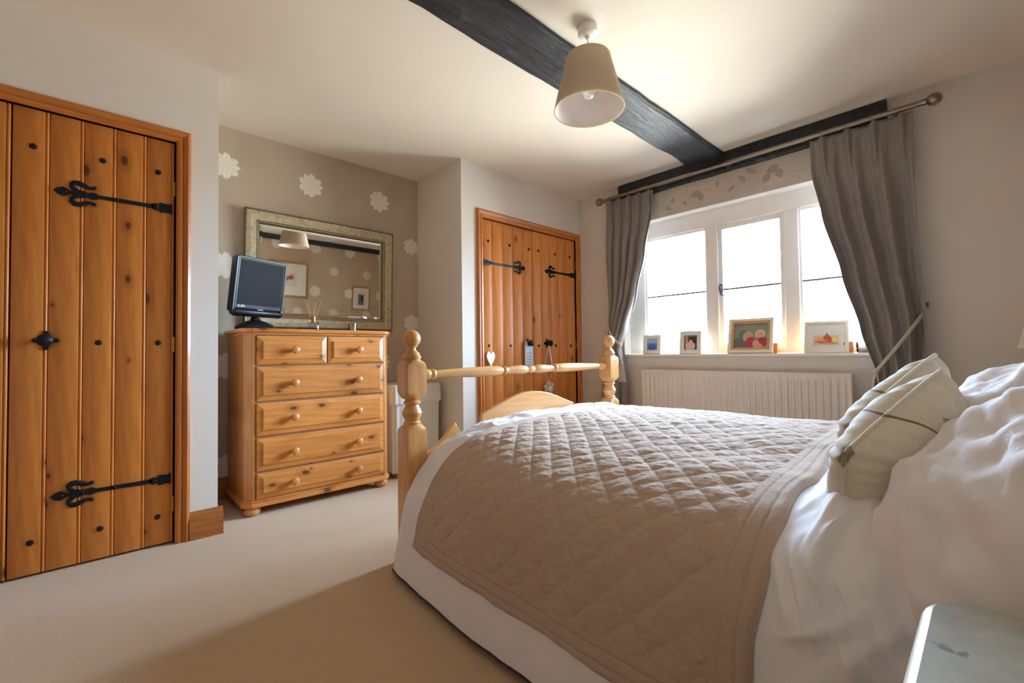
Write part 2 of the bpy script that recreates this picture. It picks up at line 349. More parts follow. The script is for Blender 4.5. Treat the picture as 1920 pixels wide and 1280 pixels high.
# ------------------------------------------------------------------ mesh helpers
class MB:
    def __init__(self): self.v = []; self.f = []
    def add(self, vs, fs):
        o = len(self.v); self.v += [tuple(p) for p in vs]; self.f += [tuple(i+o for i in q) for q in fs]; return self
    def box(self, x0, y0, z0, x1, y1, z1):
        vs = [(x0, y0, z0), (x1, y0, z0), (x1, y1, z0), (x0, y1, z0), (x0, y0, z1), (x1, y0, z1), (x1, y1, z1), (x0, y1, z1)]
        return self.add(vs, [(0, 3, 2, 1), (4, 5, 6, 7), (0, 1, 5, 4), (1, 2, 6, 5), (2, 3, 7, 6), (3, 0, 4, 7)])
    def rings(self, rings, cap=True, closed=True):
        n = len(rings[0]); vs = [p for r in rings for p in r]; fs = []
        for i in range(len(rings)-1):
            for j in range(n if closed else n-1):
                a = i*n+j; b = i*n+(j+1) % n
                fs.append((a, b, b+n, a+n))
        if cap: fs += [tuple(range(n))[::-1], tuple((len(rings)-1)*n+j for j in range(n))]
        return self.add(vs, fs)
    def lathe(self, prof, c=(0, 0, 0), axis='z', n=24, square=None):
        """prof: (radius, position along axis); square: half width that trims the turning into a square post"""
        rs = []
        for r, t in prof:
            ring = []
            for j in range(n):
                th = 2*PI*j/n; rr = r
                if square: rr = min(r, square/max(abs(math.cos(th)), abs(math.sin(th))))
                a, b = rr*math.cos(th), rr*math.sin(th)
                p = {'z': (a, b, t), 'x': (t, a, b), 'y': (b, t, a)}[axis]
                ring.append((c[0]+p[0], c[1]+p[1], c[2]+p[2]))
            rs.append(ring)
        return self.rings(rs)
    def tube(self, pts, r, n=8, flat=None, cap=True):
        """round (or flattened: flat = direction vector scaled by factor) tube along points; r number or list"""
        pts = [Vector(p) for p in pts]; rs = []
        prev = None
        for i, p in enumerate(pts):
            d = (pts[min(i+1, len(pts)-1)]-pts[max(i-1, 0)]).normalized()
            if prev is None:
                a = Vector((0, 0, 1)) if abs(d.z) < .9 else Vector((1, 0, 0))
                prev = d.cross(a).normalized()
            a = (prev-d*prev.dot(d)).normalized(); b = d.cross(a); prev = a
            rad = r[i] if isinstance(r, (list, tuple)) else r
            ring = []
            for j in range(n):
                th = 2*PI*j/n; o = a*math.cos(th)*rad+b*math.sin(th)*rad
                if flat: o = Vector((o.x*flat[0], o.y*flat[1], o.z*flat[2]))
                ring.append(p+o)
            rs.append(ring)
        return self.rings(rs, cap)
    def prism(self, poly, axis, a, b):
        """extrude a 2D polygon (listed in the two other axes) along an axis"""
        def P(u, v, t): return {'x': (t, u, v), 'y': (u, t, v), 'z': (u, v, t)}[axis]
        n = len(poly); vs = [P(u, v, a) for u, v in poly]+[P(u, v, b) for u, v in poly]
        fs = [(i, (i+1) % n, n+(i+1) % n, n+i) for i in range(n)]+[tuple(range(n))[::-1], tuple(range(n, 2*n))]
        return self.add(vs, fs)
    def sphere(self, c, r, n=16, m=10, sc=(1, 1, 1)):
        prof = [(max(r*math.sin(PI*i/m), 1e-4), -r*math.cos(PI*i/m)) for i in range(m+1)]
        o = len(self.v); self.lathe(prof, (0, 0, 0), 'z', n)
        for i in range(o, len(self.v)):
            p = self.v[i]; self.v[i] = (c[0]+p[0]*sc[0], c[1]+p[1]*sc[1], c[2]+p[2]*sc[2])
        return self
    def mesh(self, name, off=(0, 0, 0), smooth=True, angle=35):
        import bmesh
        me = bpy.data.meshes.new(name)
        me.from_pydata([(x-off[0], y-off[1], z-off[2]) for x, y, z in self.v], [], self.f)
        bm = bmesh.new(); bm.from_mesh(me); bmesh.ops.recalc_face_normals(bm, faces=bm.faces); bm.to_mesh(me); bm.free()
        if smooth:
            me.polygons.foreach_set('use_smooth', [True]*len(me.polygons))
            me.set_sharp_from_angle(angle=math.radians(angle))
        return me

def link(name, me, mat, parent=None, loc=None, rot=None, bevel=0., label=None):
    o = bpy.data.objects.new(name, me); col.objects.link(o)
    if mat is not None and len(me.materials) == 0: me.materials.append(M[mat] if isinstance(mat, str) else mat)
    if parent is not None: o.parent = parent
    if loc is not None: o.location = loc
    if rot is not None: o.rotation_euler = rot
    if bevel:
        b = o.modifiers.new('edge', 'BEVEL'); b.width = bevel; b.segments = 2; b.limit_method = 'ANGLE'; b.angle_limit = math.radians(40)
        b.harden_normals = False
    if label: o['label'] = label
    return o
def root_of(o):
    while o.parent: o = o.parent
    return o
def part(name, mb, mat, parent, bevel=0., smooth=True, angle=35, label=None):
    """mesh given in world coordinates under a thing whose root is only moved (not turned)"""
    off = root_of(parent).location if parent is not None else (0, 0, 0)
    return link(name, mb.mesh(name, off, smooth, angle), mat, parent, bevel=bevel, label=label)
def thing(name, label, cat, loc=(0, 0, 0), rot=None, group=None):
    o = bpy.data.objects.new(name, None); col.objects.link(o); o.location = loc; o.empty_display_size = .05
    if rot: o.rotation_euler = rot
    return tag(o, label, cat, group)
def tag(o, label, cat, group=None):
    o['label'] = label; o['category'] = cat
    if group: o['group'] = group
    return o
def struct(name, mb, mat, label=None, bevel=0., cat=None, smooth=True):
    o = link(name, mb.mesh(name, smooth=smooth), mat, bevel=bevel)
    o['kind'] = 'structure'
    if label: o['label'] = label
    if cat: o['category'] = cat
    return o
def struct_root(name, label, cat, loc=(0, 0, 0)):
    o = thing(name, label, cat, loc); o['kind'] = 'structure'; return o
def only(name, mb, mat, label, cat, base, bevel=0., group=None, smooth=True):
    """a thing that is one mesh, its origin at its base"""
    o = link(name, mb.mesh(name, base, smooth), mat, loc=base, bevel=bevel); return tag(o, label, cat, group)
def fbm(x, y, z=0., o=3): return noise.fractal(Vector((x, y, z)), 1., 2., o, noise_basis='PERLIN_ORIGINAL')
def sstep(a, b, x):
    t = min(1, max(0, (x-a)/(b-a))); return t*t*(3-2*t)

# ------------------------------------------------------------------ the room shell
T = .12
struct('floor', MB().box(XR-T, YH-T, -.1, W+.3, YB+T, 0), 'carpet', 'beige cut pile carpet covering the bedroom floor', cat='carpet')
struct('ceiling', MB().box(XR-T, YH-T, HC, W+.3, YB+T, HC+.1), 'ceil', 'cream painted plaster ceiling crossed by a dark beam', cat='ceiling')
# cupboard wall: two openings and the alcove between them
D1X0, D1X1, D1H = -.80, .282, 1.952      # opening of the near double cupboard
D2X0, D2X1, D2H = 2.216, 3.366, 1.962    # opening of the far double cupboard
mb = MB()
mb.box(XR-T, L, 0, D1X0, L+T, HC); mb.box(D1X0, L, D1H, D1X1, L+T, HC); mb.box(D1X1, L, 0, X2, L+T, HC)
mb.box(X2-T, L+T, 0, X2, YB+T, HC)
mb.box(D1X0-.02, L+T, 0, D1X1+.02, L+T+.02, D1H+.02)
struct('wall_left', mb, 'wall', 'cream plaster wall around the near cupboard', cat='wall', smooth=False)
struct('wall_alcove', MB().box(X2, YB, 0, X3, YB+T, HC), 'paper', 'taupe wallpaper with white dahlias at the back of the alcove', cat='wall', smooth=False)
mb = MB()
mb.box(X3, L, 0, D2X0, L+T, HC); mb.box(D2X0, L, D2H, D2X1, L+T, HC); mb.box(D2X1, L, 0, W, L+T, HC); mb.box(X3, L+T, 0, X3+T, YB+T, HC)
mb.box(D2X0-.02, L+T, 0, D2X1+.02, L+T+.02, D2H+.02)
struct('wall_far', mb, 'wall', 'pale plaster wall around the far cupboard beside the window corner', cat='wall', smooth=False)
WT = .30
mb = MB()
mb.box(W, YH-T, 0, W+WT, WIN_Y0, HC); mb.box(W, WIN_Y1, 0, W+WT, L+T, HC)
mb.box(W, WIN_Y0, 0, W+WT, WIN_Y1, WIN_Z0-.02); mb.box(W, WIN_Y0, WIN_Z1, W+WT, WIN_Y1, HC)
ww = struct('wall_window', mb, 'wall', 'pale plaster wall holding the window and radiator', cat='wall', smooth=False)
part('wallpaper_strip', MB().box(W-.002, WIN_Y0, WIN_Z1+.002, W, WIN_Y1, 2.235), 'leafpaper', ww, smooth=False, label='strip of grey trailing leaf wallpaper')
struct('wall_headboard', MB().box(XR-T, YH-T, 0, W, YH, HC), 'paper_head', 'taupe dahlia wallpaper wall behind the pillows', cat='wall', smooth=False)
struct('wall_rear', MB().box(XR-T, YH, 0, XR, L, HC), 'wall_taupe', 'warm beige plaster wall at the end away from the window', cat='wall', smooth=False)
# oak beam, slightly wavy edges
def beam(name, x0, x1, y0, y1, z0, z1, label):
    mb = MB(); rs = []; n = 46
    for i in range(n+1):
        x = x0+(x1-x0)*i/n; a = .010*fbm(x*4, 3.1); b = .012*fbm(x*4, 9.7); c = .004*fbm(x*6, 5.)
        rs.append([(x, y0+a+.02*(1-i/n), z1), (x, y0+a+.02*(1-i/n), z0+.012+c), (x, y0+a+.012+.02*(1-i/n), z0+c), (x, (y0+y1)/2, z0+c*.5), (x, y1+b-.012, z0+c), (x, y1+b, z0+.012+c), (x, y1+b, z1)])
    mb.rings(rs); o = struct(name, mb, 'beam', label, cat='beam'); return o
beam('trim_1', XR, W-.03, 1.335, 1.61, 2.345, HC+.02, 'dark blackened oak beam crossing the ceiling towards the window')
mb = MB(); rs = []
for i in range(41):
    y = .395+(2.26-.395)*i/40; a = .006*fbm(y*5, 1.3)
    rs.append([(W-.035+a, y, HC+.01), (W-.035+a, y, 2.245+a), (W-.025+a, y, 2.232+a), (W+.02, y, 2.232+a), (W+.02, y, HC+.01)])
struct('trim_2', mb.rings(rs), 'beam', 'dark timber plate along the ceiling above the curtain pole', cat='beam')
struct('trim_5', MB().box(XR, YH, 2.305, W, YH+.03, HC), 'beam', 'dark timber plate along the ceiling of the headboard wall', cat='beam')
# skirtings
def skirt(name, x0, x1, y, h=.135, t=.022):
    mb = MB(); mb.prism([(y, 0), (y-t, 0), (y-t, h-.045), (y-t+.004, h-.035), (y-t+.006, h-.022), (y-t+.014, h-.008), (y-.004, h), (y, h)], 'x', x0, x1); return mb
mb = skirt('s', .338, X2+.022, L); mb.prism([(X2, 0), (X2+.022, 0), (X2+.022, .09), (X2+.012, .125), (X2, .135)], 'y', L, YB)
struct('baseboard_left', mb, 'skirting', 'varnished pine skirting wrapping the corner into the alcove', cat='skirting')
struct('baseboard_alcove', skirt('s', X2, X3, YB), 'skirting', 'dark pine skirting along the back of the alcove', cat='skirting')
mb = MB(); mb.prism([(X3, 0), (X3-.022, 0), (X3-.022, .09), (X3-.012, .125), (X3, .135)], 'y', L, YB-.022); 
for p in (skirt('s', X3-.022, 2.158, L),): mb.add(p.v, p.f)
struct('baseboard_far', mb, 'skirting', 'pine skirting between the alcove and the far cupboard', cat='skirting')

# ------------------------------------------------------------------ cupboards: framed plank doors with iron straps
def architrave(name, xi0, xi1, zi, w, label):
    r = struct_root(name, label, 'door frame', ((xi0+xi1)/2, L, 0))
    def prof(a, sgn):      # a = inner edge, outwards sgn
        return [(a, L+.05), (a, L-.006), (a+sgn*.008, L-.014), (a+sgn*.02, L-.016), (a+sgn*.026, L-.010), (a+sgn*.034, L-.018), (a+sgn*(w-.012), L-.022), (a+sgn*w, L-.014), (a+sgn*w, L+.0)]
    for a, sg in ((xi0, -1), (xi1, 1)):
        pr = prof(a, sg)
        bot = [(x, y, 0) for x, y in pr]; top = [(x, y, zi+abs(x-a)) for x, y in pr]
        part('frame_post', MB().rings([bot, top]), 'doorframe', r)
    lft = []; rgt = []
    for x, y in prof(0, 1):
        lft.append((xi0-x, y, zi+x)); rgt.append((xi1+x, y, zi+x))
    part('frame_head', MB().rings([lft, rgt]), 'doorframe_x', r)
    return r
architrave('trim_3', D1X0, D1X1, D1H, .058, 'varnished pine frame around the near double cupboard')
architrave('trim_4', D2X0, D2X1, D2H, .062, 'varnished pine frame around the far double cupboard')

PY = L+.012    # face of the boards
def plank_mesh(w, h, t=.022):
    b = .010
    prof = [(0, t), (0, .003), (.003, 0), (w-b-.006, 0), (w-b-.003, .004)]
    for i in range(7):
        a = PI*i/6; prof.append((w-b/2-.0015-b/2*math.cos(a)*.9, .003-b*.42*math.sin(a)))
    prof += [(w-.0012, .004), (w-.001, t)]
    mb = MB(); mb.prism(prof, 'z', 0, h); return mb.mesh('plank', angle=50)
def stud_mesh():
    mb = MB(); mb.lathe([(.013, 0), (.013, -.003), (.009, -.008), (.0001, -.010)], (0, 0, 0), 'y', 6); return mb.mesh('stud', angle=20)
STUD = stud_mesh()
def strap_mesh(ln, h=1.):
    """fleur-de-lis strap hinge: butt at x=0, tip at x=ln, flat against y=0 facing -y"""
    mb = MB(); fl = (1, .35, 1); y = -.003
    mb.prism([(0, -.026), (.012, -.020), (.045, -.024), (.052, -.012), (.066, -.017), (.078, -.008), (.078, .008), (.066, .017), (.052, .012), (.045, .024), (.012, .020), (0, .026)], 'y', -.007, 0)
    mb.prism([(.07, -.0095), (ln-.13, -.0075), (ln-.13, .0075), (.07, .0095)], 'y', -.007, 0)
    mb.prism([(ln-.14, -.011), (ln-.125, -.016), (ln-.105, -.010), (ln-.085, -.018), (ln-.07, -.012), (ln-.055, -.007), (ln-.03, -.020), (ln-.012, -.013), (ln, 0),
              (ln-.012, .013), (ln-.03, .020), (ln-.055, .007), (ln-.07, .012), (ln-.085, .018), (ln-.105, .010), (ln-.125, .016), (ln-.14, .011)], 'y', -.009, 0)
    for s in (-1, 1):
        cv = [(.085, .004), (.070, .014), (.058, .025), (.057, .036), (.066, .046), (.078, .047), (.092, .042), (.107, .033), (.118, .033), (.129, .037)]
        pts = [(ln-d, y-.002, s*o) for d, o in cv]; rad = [.008, .009, .010, .011, .0115, .011, .010, .008, .007, .007]
        mb.tube(pts, rad, 8, fl)
        mb.sphere((pts[-1][0], y-.002, pts[-1][2]), .0085, 10, 6, (1, .5, 1))
    for x in (.02, .035, .058, ln*.5, ln-.10, ln-.035): mb.sphere((x, -.009, 0), .006, 8, 5, (1, .6, 1))
    return mb.mesh('strap_hinge', angle=40)
def knob_mesh():
    mb = MB()
    plate = []
    for i in range(32):
        th = 2*PI*i/32; r = .020+.022*abs(math.cos(2*th))**3
        plate.append((r*math.cos(th), r*math.sin(th)))
    mb.prism(plate, 'y', -.006, 0)
    mb.lathe([(.011, -.004), (.010, -.022), (.013, -.03), (.024, -.036), (.027, -.046), (.024, -.056), (.014, -.063), (.0001, -.065)], (0, 0, 0), 'y', 20)
    return mb.mesh('knob', angle=35)
KNOB = knob_mesh()
def plank_door(name, x0, x1, n, h, hinge_side, label, knob_x, strap_len, strap_z, stud_rows, butts=True):
    r = struct_root(name, label, 'cupboard door', ((x0+x1)/2, PY, 0)); ox = (x0+x1)/2
    w = (x1-x0)/n; me = plank_mesh(w, h-.016)
    for i in range(n):
        link('plank', me, 'door', r, (x0+i*w-ox, 0, .012))
    sm = strap_mesh(strap_len)
    for z in strap_z:
        o = link('strap_hinge', sm, 'iron', r, ((x1-.012 if hinge_side > 0 else x0+.012)-ox, 0, z), (0, PI if False else 0, 0))
        if hinge_side > 0: o.scale = (-1, 1, 1)
    link('knob', KNOB, 'iron', r, (knob_x-ox, 0, .975))
    for z, xs in stud_rows:
        for x in xs: link('stud', STUD, 'iron', r, (x-ox, 0, z))
    if butts:
        bx = x1-.001 if hinge_side > 0 else x0+.001
        for z in (.19, .96, 1.72):
            mb = MB(); mb.lathe([(.0045, -.035), (.0045, .035)], (bx, PY-.003, z), 'z', 10); mb.box(bx-.010, PY-.0012, z-.034, bx+.006, PY+.002, z+.034)
            part('butt_hinge', mb, 'brass', r)
    return r
plank_door('door_1', -.797, -.262, 5, D1H, -1, 'near cupboard door cut off at the edge, only its last board visible', -.352, .405, (.314, 1.62),
           [(z, (-.73, -.53, -.315)) for z in (.141, .967, 1.79)])
plank_door('door_2', -.258, .278, 5, D1H, 1, 'near orange pine plank door with two long iron strap hinges', -.157, .405, (.314, 1.62),
           [(.141, (-.195, .017, .218)), (.967, (.007, .216)), (1.79, (-.20, .016, .213))])
plank_door('door_3', 2.22, 2.787, 5, D2H, -1, 'far pine plank cupboard door with hanging heart, beside the alcove', 2.712, .46, (.33, 1.615),
           [(z, (2.284, 2.516, 2.742)) for z in (.16, 1.79)]+[(.955, (2.284, 2.516))])
plank_door('door_4', 2.791, 3.362, 5, D2H, 1, 'far pine plank cupboard door next to the window corner', 2.955, .41, (.33, 1.625),
           [(z, (2.862, 3.082, 3.29)) for z in (.16, 1.795)]+[(.955, (2.85, 3.075, 3.29))])

# ------------------------------------------------------------------ window, sill
win = struct_root('window_1', 'white painted three light casement window with a plain sill', 'window', (XF, (WIN_Y0+WIN_Y1)/2, WIN_Z0))
GZ1 = 1.876; SZ = WIN_Z0
part('frame_head', MB().box(XF-.02, WIN_Y0, GZ1, XF+.07, WIN_Y1, WIN_Z1), 'white', win, .004)
part('frame_sill', MB().box(XF-.02, WIN_Y0, SZ, XF+.07, WIN_Y1, SZ+.035), 'white', win, .004)
part('frame_jamb', MB().box(XF-.02, WIN_Y0, SZ+.035, XF+.07, WIN_Y0+.06, GZ1), 'white', win, .004)
part('frame_jamb', MB().box(XF-.02, WIN_Y1-.16, SZ+.035, XF+.07, WIN_Y1, GZ1), 'white', win, .004)
M1 = (1.452, 1.545); M2 = (.900, .992)
for a, b in (M1, M2): part('mullion', MB().box(XF-.02, a, SZ+.035, XF+.07, b, GZ1), 'white', win, .005)
lights = [(M1[1], WIN_Y1-.16), (M2[1], M1[0]), (WIN_Y0+.06, M2[0])]
for i, (a, b) in enumerate(lights):
    e = .030 if i == 1 else .014
    cs = part('casement', MB().box(XF, a, SZ+.035, XF+.035, a+e, GZ1).box(XF, b-e, SZ+.035, XF+.035, b, GZ1).box(XF, a+e, GZ1-e*1.3, XF+.035, b-e, GZ1).box(XF, a+e, SZ+.035, XF+.035, b-e, SZ+.035+e*1.3), 'white', win, .003)
    part('glazing_bar', MB().box(XF+.004, a+e, 1.361, XF+.026, b-e, 1.375), 'lead', cs)
    for z0, z1 in ((SZ+.035+e*1.3, 1.362), (1.374, GZ1-e*1.3)):
        part('pane', MB().box(XF+.016, a+e, z0, XF+.019, b-e, z1), 'pane', cs, smooth=False)
    if i == 1:
        hb = MB(); hb.box(XF-.006, b-.026, 1.335, XF, b-.006, 1.41)
        hb.tube([(XF-.012, b-.014, 1.395), (XF-.022, b-.014, 1.375), (XF-.022, b-.018, 1.35), (XF-.022, b-.024, 1.325), (XF-.022, b-.036, 1.316), (XF-.022, b-.044, 1.325)], [.008, .009, .007, .006, .005, .005], 8)
        part('latch', hb, 'handle', cs)
# plastered reveal boards and the sill board
part('sill_board', MB().box(W-.012, WIN_Y0, SZ-.02, XF-.018, WIN_Y1, SZ), 'white', win, .004)
part('soffit_board', MB().box(W-.004, WIN_Y0, WIN_Z1-.006, XF-.018, WIN_Y1, WIN_Z1), 'white', win)
part('reveal_board', MB().box(W, WIN_Y0, SZ, XF-.018, WIN_Y0+.006, WIN_Z1-.006), 'white', win)
part('reveal_board', MB().box(W, WIN_Y1-.006, SZ, XF-.018, WIN_Y1, WIN_Z1-.006), 'white', win)

# ------------------------------------------------------------------ radiator
RY0, RY1, RZ0, RZ1 = .592, 2.015, .17, .738
rd = thing('radiator', 'white ribbed panel radiator under the window', 'radiator', (W-.06, (RY0+RY1)/2, RZ0))
mb = MB(); nr = 36; cols = []; pw = (RY1-RY0)/nr
zs = [RZ0, RZ0+.03, RZ0+.05, RZ0+.065, RZ1-.065, RZ1-.045, RZ1-.028, RZ1]
lev = [0, 0, .6, 1, 1, .6, 0, 0]
ys = []
for i in range(nr):
    y = RY0+i*pw
    for t, d in ((0, 0), (.22, 0), (.34, 1), (.66, 1), (.78, 0)): ys.append((y+t*pw, d))
ys.append((RY1, 0))
for z, lv in zip(zs, lev):
    cols.append([(W-.100+.010*d*lv, y, z) for y, d in ys])
mb.rings(cols, cap=False, closed=False)
part('front_panel', mb, 'rad', rd, angle=60)
part('back_panel', MB().box(W-.05, RY0, RZ0, W-.042, RY1, RZ1), 'rad', rd)
for y0, y1 in ((RY0-.002, RY0+.004), (RY1-.004, RY1+.002)): part('side_cover', MB().box(W-.103, y0, RZ0, W-.04, y1, RZ1+.004), 'rad', rd, .002)
mb = MB(); mb.box(W-.102, RY0, RZ1-.004, W-.094, RY1, RZ1+.004); mb.box(W-.05, RY0, RZ1-.004, W-.04, RY1, RZ1+.004)
for i in range(60): y = RY0+.012+i*(RY1-RY0-.024)/60; mb.box(W-.094, y, RZ1-.002, W-.05, y+.009, RZ1+.003)
part('top_grille', mb, 'rad', rd, smooth=False)
for y in (RY0+.12, RY1-.12): part('bracket', MB().box(W-.042, y-.02, RZ0+.06, W-.001, y+.02, RZ1-.06), 'rad', rd)
for y in (RY0+.02, RY1-.02): part('valve_pipe', MB().tube([(W-.07, y, RZ0+.02), (W-.07, y, 0)], .008, 10), 'rad', rd)

# ------------------------------------------------------------------ chest of drawers
CX0, CX1, CY0, CY1, CZ = .605, 1.475, 2.83, 3.275, 1.055
ch = thing('chest_of_drawers', 'tall honey pine chest of six drawers standing in the alcove', 'chest', ((CX0+CX1)/2, (CY0+CY1)/2, 0))
def oct_box(mb, e, c, z0, z1):
    """front corners canted by c, grown by e"""
    poly = [(CX0-e, CY1), (CX0-e, CY0+c-e*.6), (CX0+c-e*.6, CY0-e), (CX1-c+e*.6, CY0-e), (CX1+e, CY0+c-e*.6), (CX1+e, CY1)]
    return mb.prism(poly, 'z', z0, z1)
mb = MB(); oct_box(mb, 0, .035, .075, CZ-.025)
part('carcass', mb, 'chest_z', ch, .002)
part('chest_top', oct_box(MB(), .022, .045, CZ-.025, CZ), 'chest', ch, .008)
part('top_moulding', oct_box(MB(), .009, .04, CZ-.037, CZ-.025), 'chest', ch, .004)
mb = MB(); oct_box(mb, .014, .04, .05, .075); oct_box(mb, .007, .04, .075, .083)
part('plinth', mb, 'chest', ch, .006)
for x in (CX0+.045, CX1-.045):
    for y in (CY0+.04, CY1-.05):
        part('foot', MB().lathe([(.02, .05), (.036, .046), (.044, .03), (.044, .02), (.034, .004), (.026, 0)], (x, y, 0), 'z', 20), 'knob', ch)
def kn_mesh():
    mb = MB(); mb.lathe([(.011, 0), (.010, -.012), (.013, -.018), (.021, -.026), (.0235, -.034), (.020, -.043), (.010, -.048), (.0001, -.049)], (0, 0, 0), 'y', 20); return mb.mesh('knob')
KN = kn_mesh()
oc = Vector(ch.location)
for z0, z1, xs in ((.848, 1.012, ((.662, 1.050), (1.058, 1.428))), (.642, .836, ((.662, 1.428),)), (.446, .630, ((.662, 1.428),)), (.250, .434, ((.662, 1.428),)), (.095, .238, ((.662, 1.428),))):
    for x0, x1 in xs:
        d = bpy.data.objects.new('drawer', None)
        mb = MB(); y = CY0; e = .030; b = .012
        # raised and fielded front: rebate, sloping border, flat field
        o = [(x0, z0), (x1, z0), (x1, z1), (x0, z1)]
        def rect(i, yy): return [(x0+i, yy, z0+i), (x1-i, yy, z0+i), (x1-i, yy, z1-i), (x0+i, yy, z1-i)]
        mb.rings([rect(0, y+.002), rect(0, y-.006), rect(e, y-.014), rect(e+.002, y-.021), rect(e+.006, y-.021)], cap=True)
        dr = part('drawer', mb, 'chest', ch, smooth=False)
        kx = [(x0+x1)/2] if len(xs) == 2 else [.853, 1.238]
        for q in kx: link('knob', KN, 'knob', dr, (q-oc.x, y-.021-oc.y, (z0+z1)/2-oc.z))
        # thin dark gap line around the drawer front
        g = MB()
        for (a0, c0, a1, c1) in ((x0-.004, z0-.004, x1+.004, z0-.001), (x0-.004, z1+.001, x1+.004, z1+.004), (x0-.004, z0, x0-.001, z1), (x1+.001, z0, x1+.004, z1)): g.box(a0, y-.0006, c0, a1, y+.002, c1)
        part('gap', g, 'trim', dr, smooth=False)
        bpy.data.objects.remove(d)

# ------------------------------------------------------------------ wall mirror above the chest
mx0, mx1, mz0, mz1, my = .700, 1.752, 1.085, 1.868, YB
mi = thing('wall_mirror', 'large mirror in a champagne silver frame above the chest of drawers', 'mirror', ((mx0+mx1)/2, my, mz0), (.033, 0, 0))
def framering(prof, x0, x1, z0, z1, yb):
    """prof: (inset from outer edge, height off the wall)"""
    mb = MB(); rs = []
    for i, hgt in prof: rs.append([(x0+i, yb-hgt, z0+i), (x1-i, yb-hgt, z0+i), (x1-i, yb-hgt, z1-i), (x0+i, yb-hgt, z1-i)])
    return mb.rings(rs, cap=False)
part('outer_edge', framering([(0, 0), (0, .030), (.006, .036), (.012, .034)], mx0, mx1, mz0, mz1, my), 'mframe_dark', mi, smooth=False)
part('frame', framering([(.012, .034), (.024, .036), (.045, .028), (.060, .027), (.068, .024)], mx0, mx1, mz0, mz1, my), 'mframe', mi, angle=50)
part('inner_edge', framering([(.068, .024), (.070, .020), (.084, .018), (.090, .008)], mx0, mx1, mz0, mz1, my), 'mframe_dark', mi, smooth=False)
bd = MB()
def beads(ax, ay, bx, by):
    n = int(math.hypot(bx-ax, by-ay)/.0125)
    for i in range(n+1):
        t = i/n; bd.sphere((ax+(bx-ax)*t, my-.021, ay+(by-ay)*t), .0046, 6, 4)
i_ = .077
beads(mx0+i_, mz0+i_, mx1-i_, mz0+i_); beads(mx0+i_, mz1-i_, mx1-i_, mz1-i_); beads(mx0+i_, mz0+i_, mx0+i_, mz1-i_); beads(mx1-i_, mz0+i_, mx1-i_, mz1-i_)
bo = part('bead_trim', bd, 'mbead', mi); bo['kind'] = 'stuff'
g = MB(); rs = [[(mx0+i, my-hh, mz0+i), (mx1-i, my-hh, mz0+i), (mx1-i, my-hh, mz1-i), (mx0+i, my-hh, mz1-i)] for i, hh in ((.086, .006), (.106, .010))]
part('glass', g.rings(rs, cap=True), 'mirror', mi, smooth=False)

# ------------------------------------------------------------------ television on the chest
tv = thing('television', 'small black flat screen television tilted on top of the pine chest', 'television', (.713, 3.054, CZ), (0, 0, math.radians(22.6)))
def lpart(name, mb, mat, parent, loc=None, rot=None, bevel=0., label=None, angle=35, smooth=True):
    """mesh given in the thing's own coordinates"""
    return link(name, mb.mesh(name, smooth=smooth, angle=angle), mat, parent, loc, rot, bevel, label)
tilt = (math.radians(9.5), 0, 0); hub = (0, .0, .075)
TW, TH = .329, .358
mb = MB()
outer = []
for (x, z) in [(-TW/2, .0), (TW/2, .0), (TW/2, TH), (-TW/2, TH)]: outer.append((x, z))
def rr(w, z0, z1, r, n=5):
    pts = []
    for cx, cz, a0 in ((w-r, z0+r, -PI/2), (w-r, z1-r, 0), (-w+r, z1-r, PI/2), (-w+r, z0+r, PI)):
        for i in range(n+1): a = a0+PI/2*i/n; pts.append((cx+r*math.cos(a), cz+r*math.sin(a)))
    return pts
mb.rings([[(x, y, z) for x, z in rr(TW/2-i, i+.02, TH-i, .012)] for y, i in ((.055, .03), (.045, .008), (.0, 0), (-.012, 0), (-.016, .003), (-.016, .014), (-.012, .017))], cap=True)
cab = lpart('cabinet', mb, 'black', tv, hub, tilt)
lpart('screen', MB().box(-TW/2+.021, -.0135, .075, TW/2-.021, -.011, TH-.021), 'screen', cab, bevel=.001)
mb = MB(); mb.box(-TW/2+.002, -.0175, .03, -TW/2+.005, -.014, TH-.01); mb.box(-TW/2+.015, -.0175, .06, -TW/2+.0175, -.014, TH-.02)
lpart('side_trim', mb, 'silverline', cab)
mb = MB(); mb.lathe([(.02, -TW/2+.004), (.026, -TW/2+.02), (.026, TW/2-.02), (.02, TW/2-.004)], (0, -.002, .03), 'x', 16)
lpart('speaker_bar', mb, 'black', cab)
lpart('button', MB().lathe([(.007, 0), (.007, -.004), (.0001, -.006)], (TW/2-.02, -.028, .045), 'y', 12), 'silverline', cab)
lpart('badge', MB().box(-.018, -.0295, .048, .018, -.026, .053), 'silverline', cab)
tc = bpy.data.curves.new('logo', 'FONT'); tc.body = 'ALBA'; tc.size = .02; tc.extrude = .0003
to = bpy.data.objects.new('lettering_curve', tc); col.objects.link(to)
dg = bpy.context.evaluated_depsgraph_get(); me = bpy.data.meshes.new_from_object(to.evaluated_get(dg)); bpy.data.objects.remove(to)
link('lettering', me, 'plastic_white', cab, (-TW/2+.026, -.0165, .060), (PI/2, 0, 0), label='small white lettering')
mb = MB(); mb.lathe([(.115, 0), (.120, .012), (.108, .030), (.065, .050), (.032, .060), (.026, .078), (.02, .084)], (0, .01, 0), 'z', 28)
for i in range(len(mb.v)): x, y, z = mb.v[i]; mb.v[i] = (x, y*.72, z)
lpart('stand', mb, 'black', tv)
lpart('stand_badge', MB().sphere((0, -.022, .075), .006, 10, 6), 'silverline', tv)

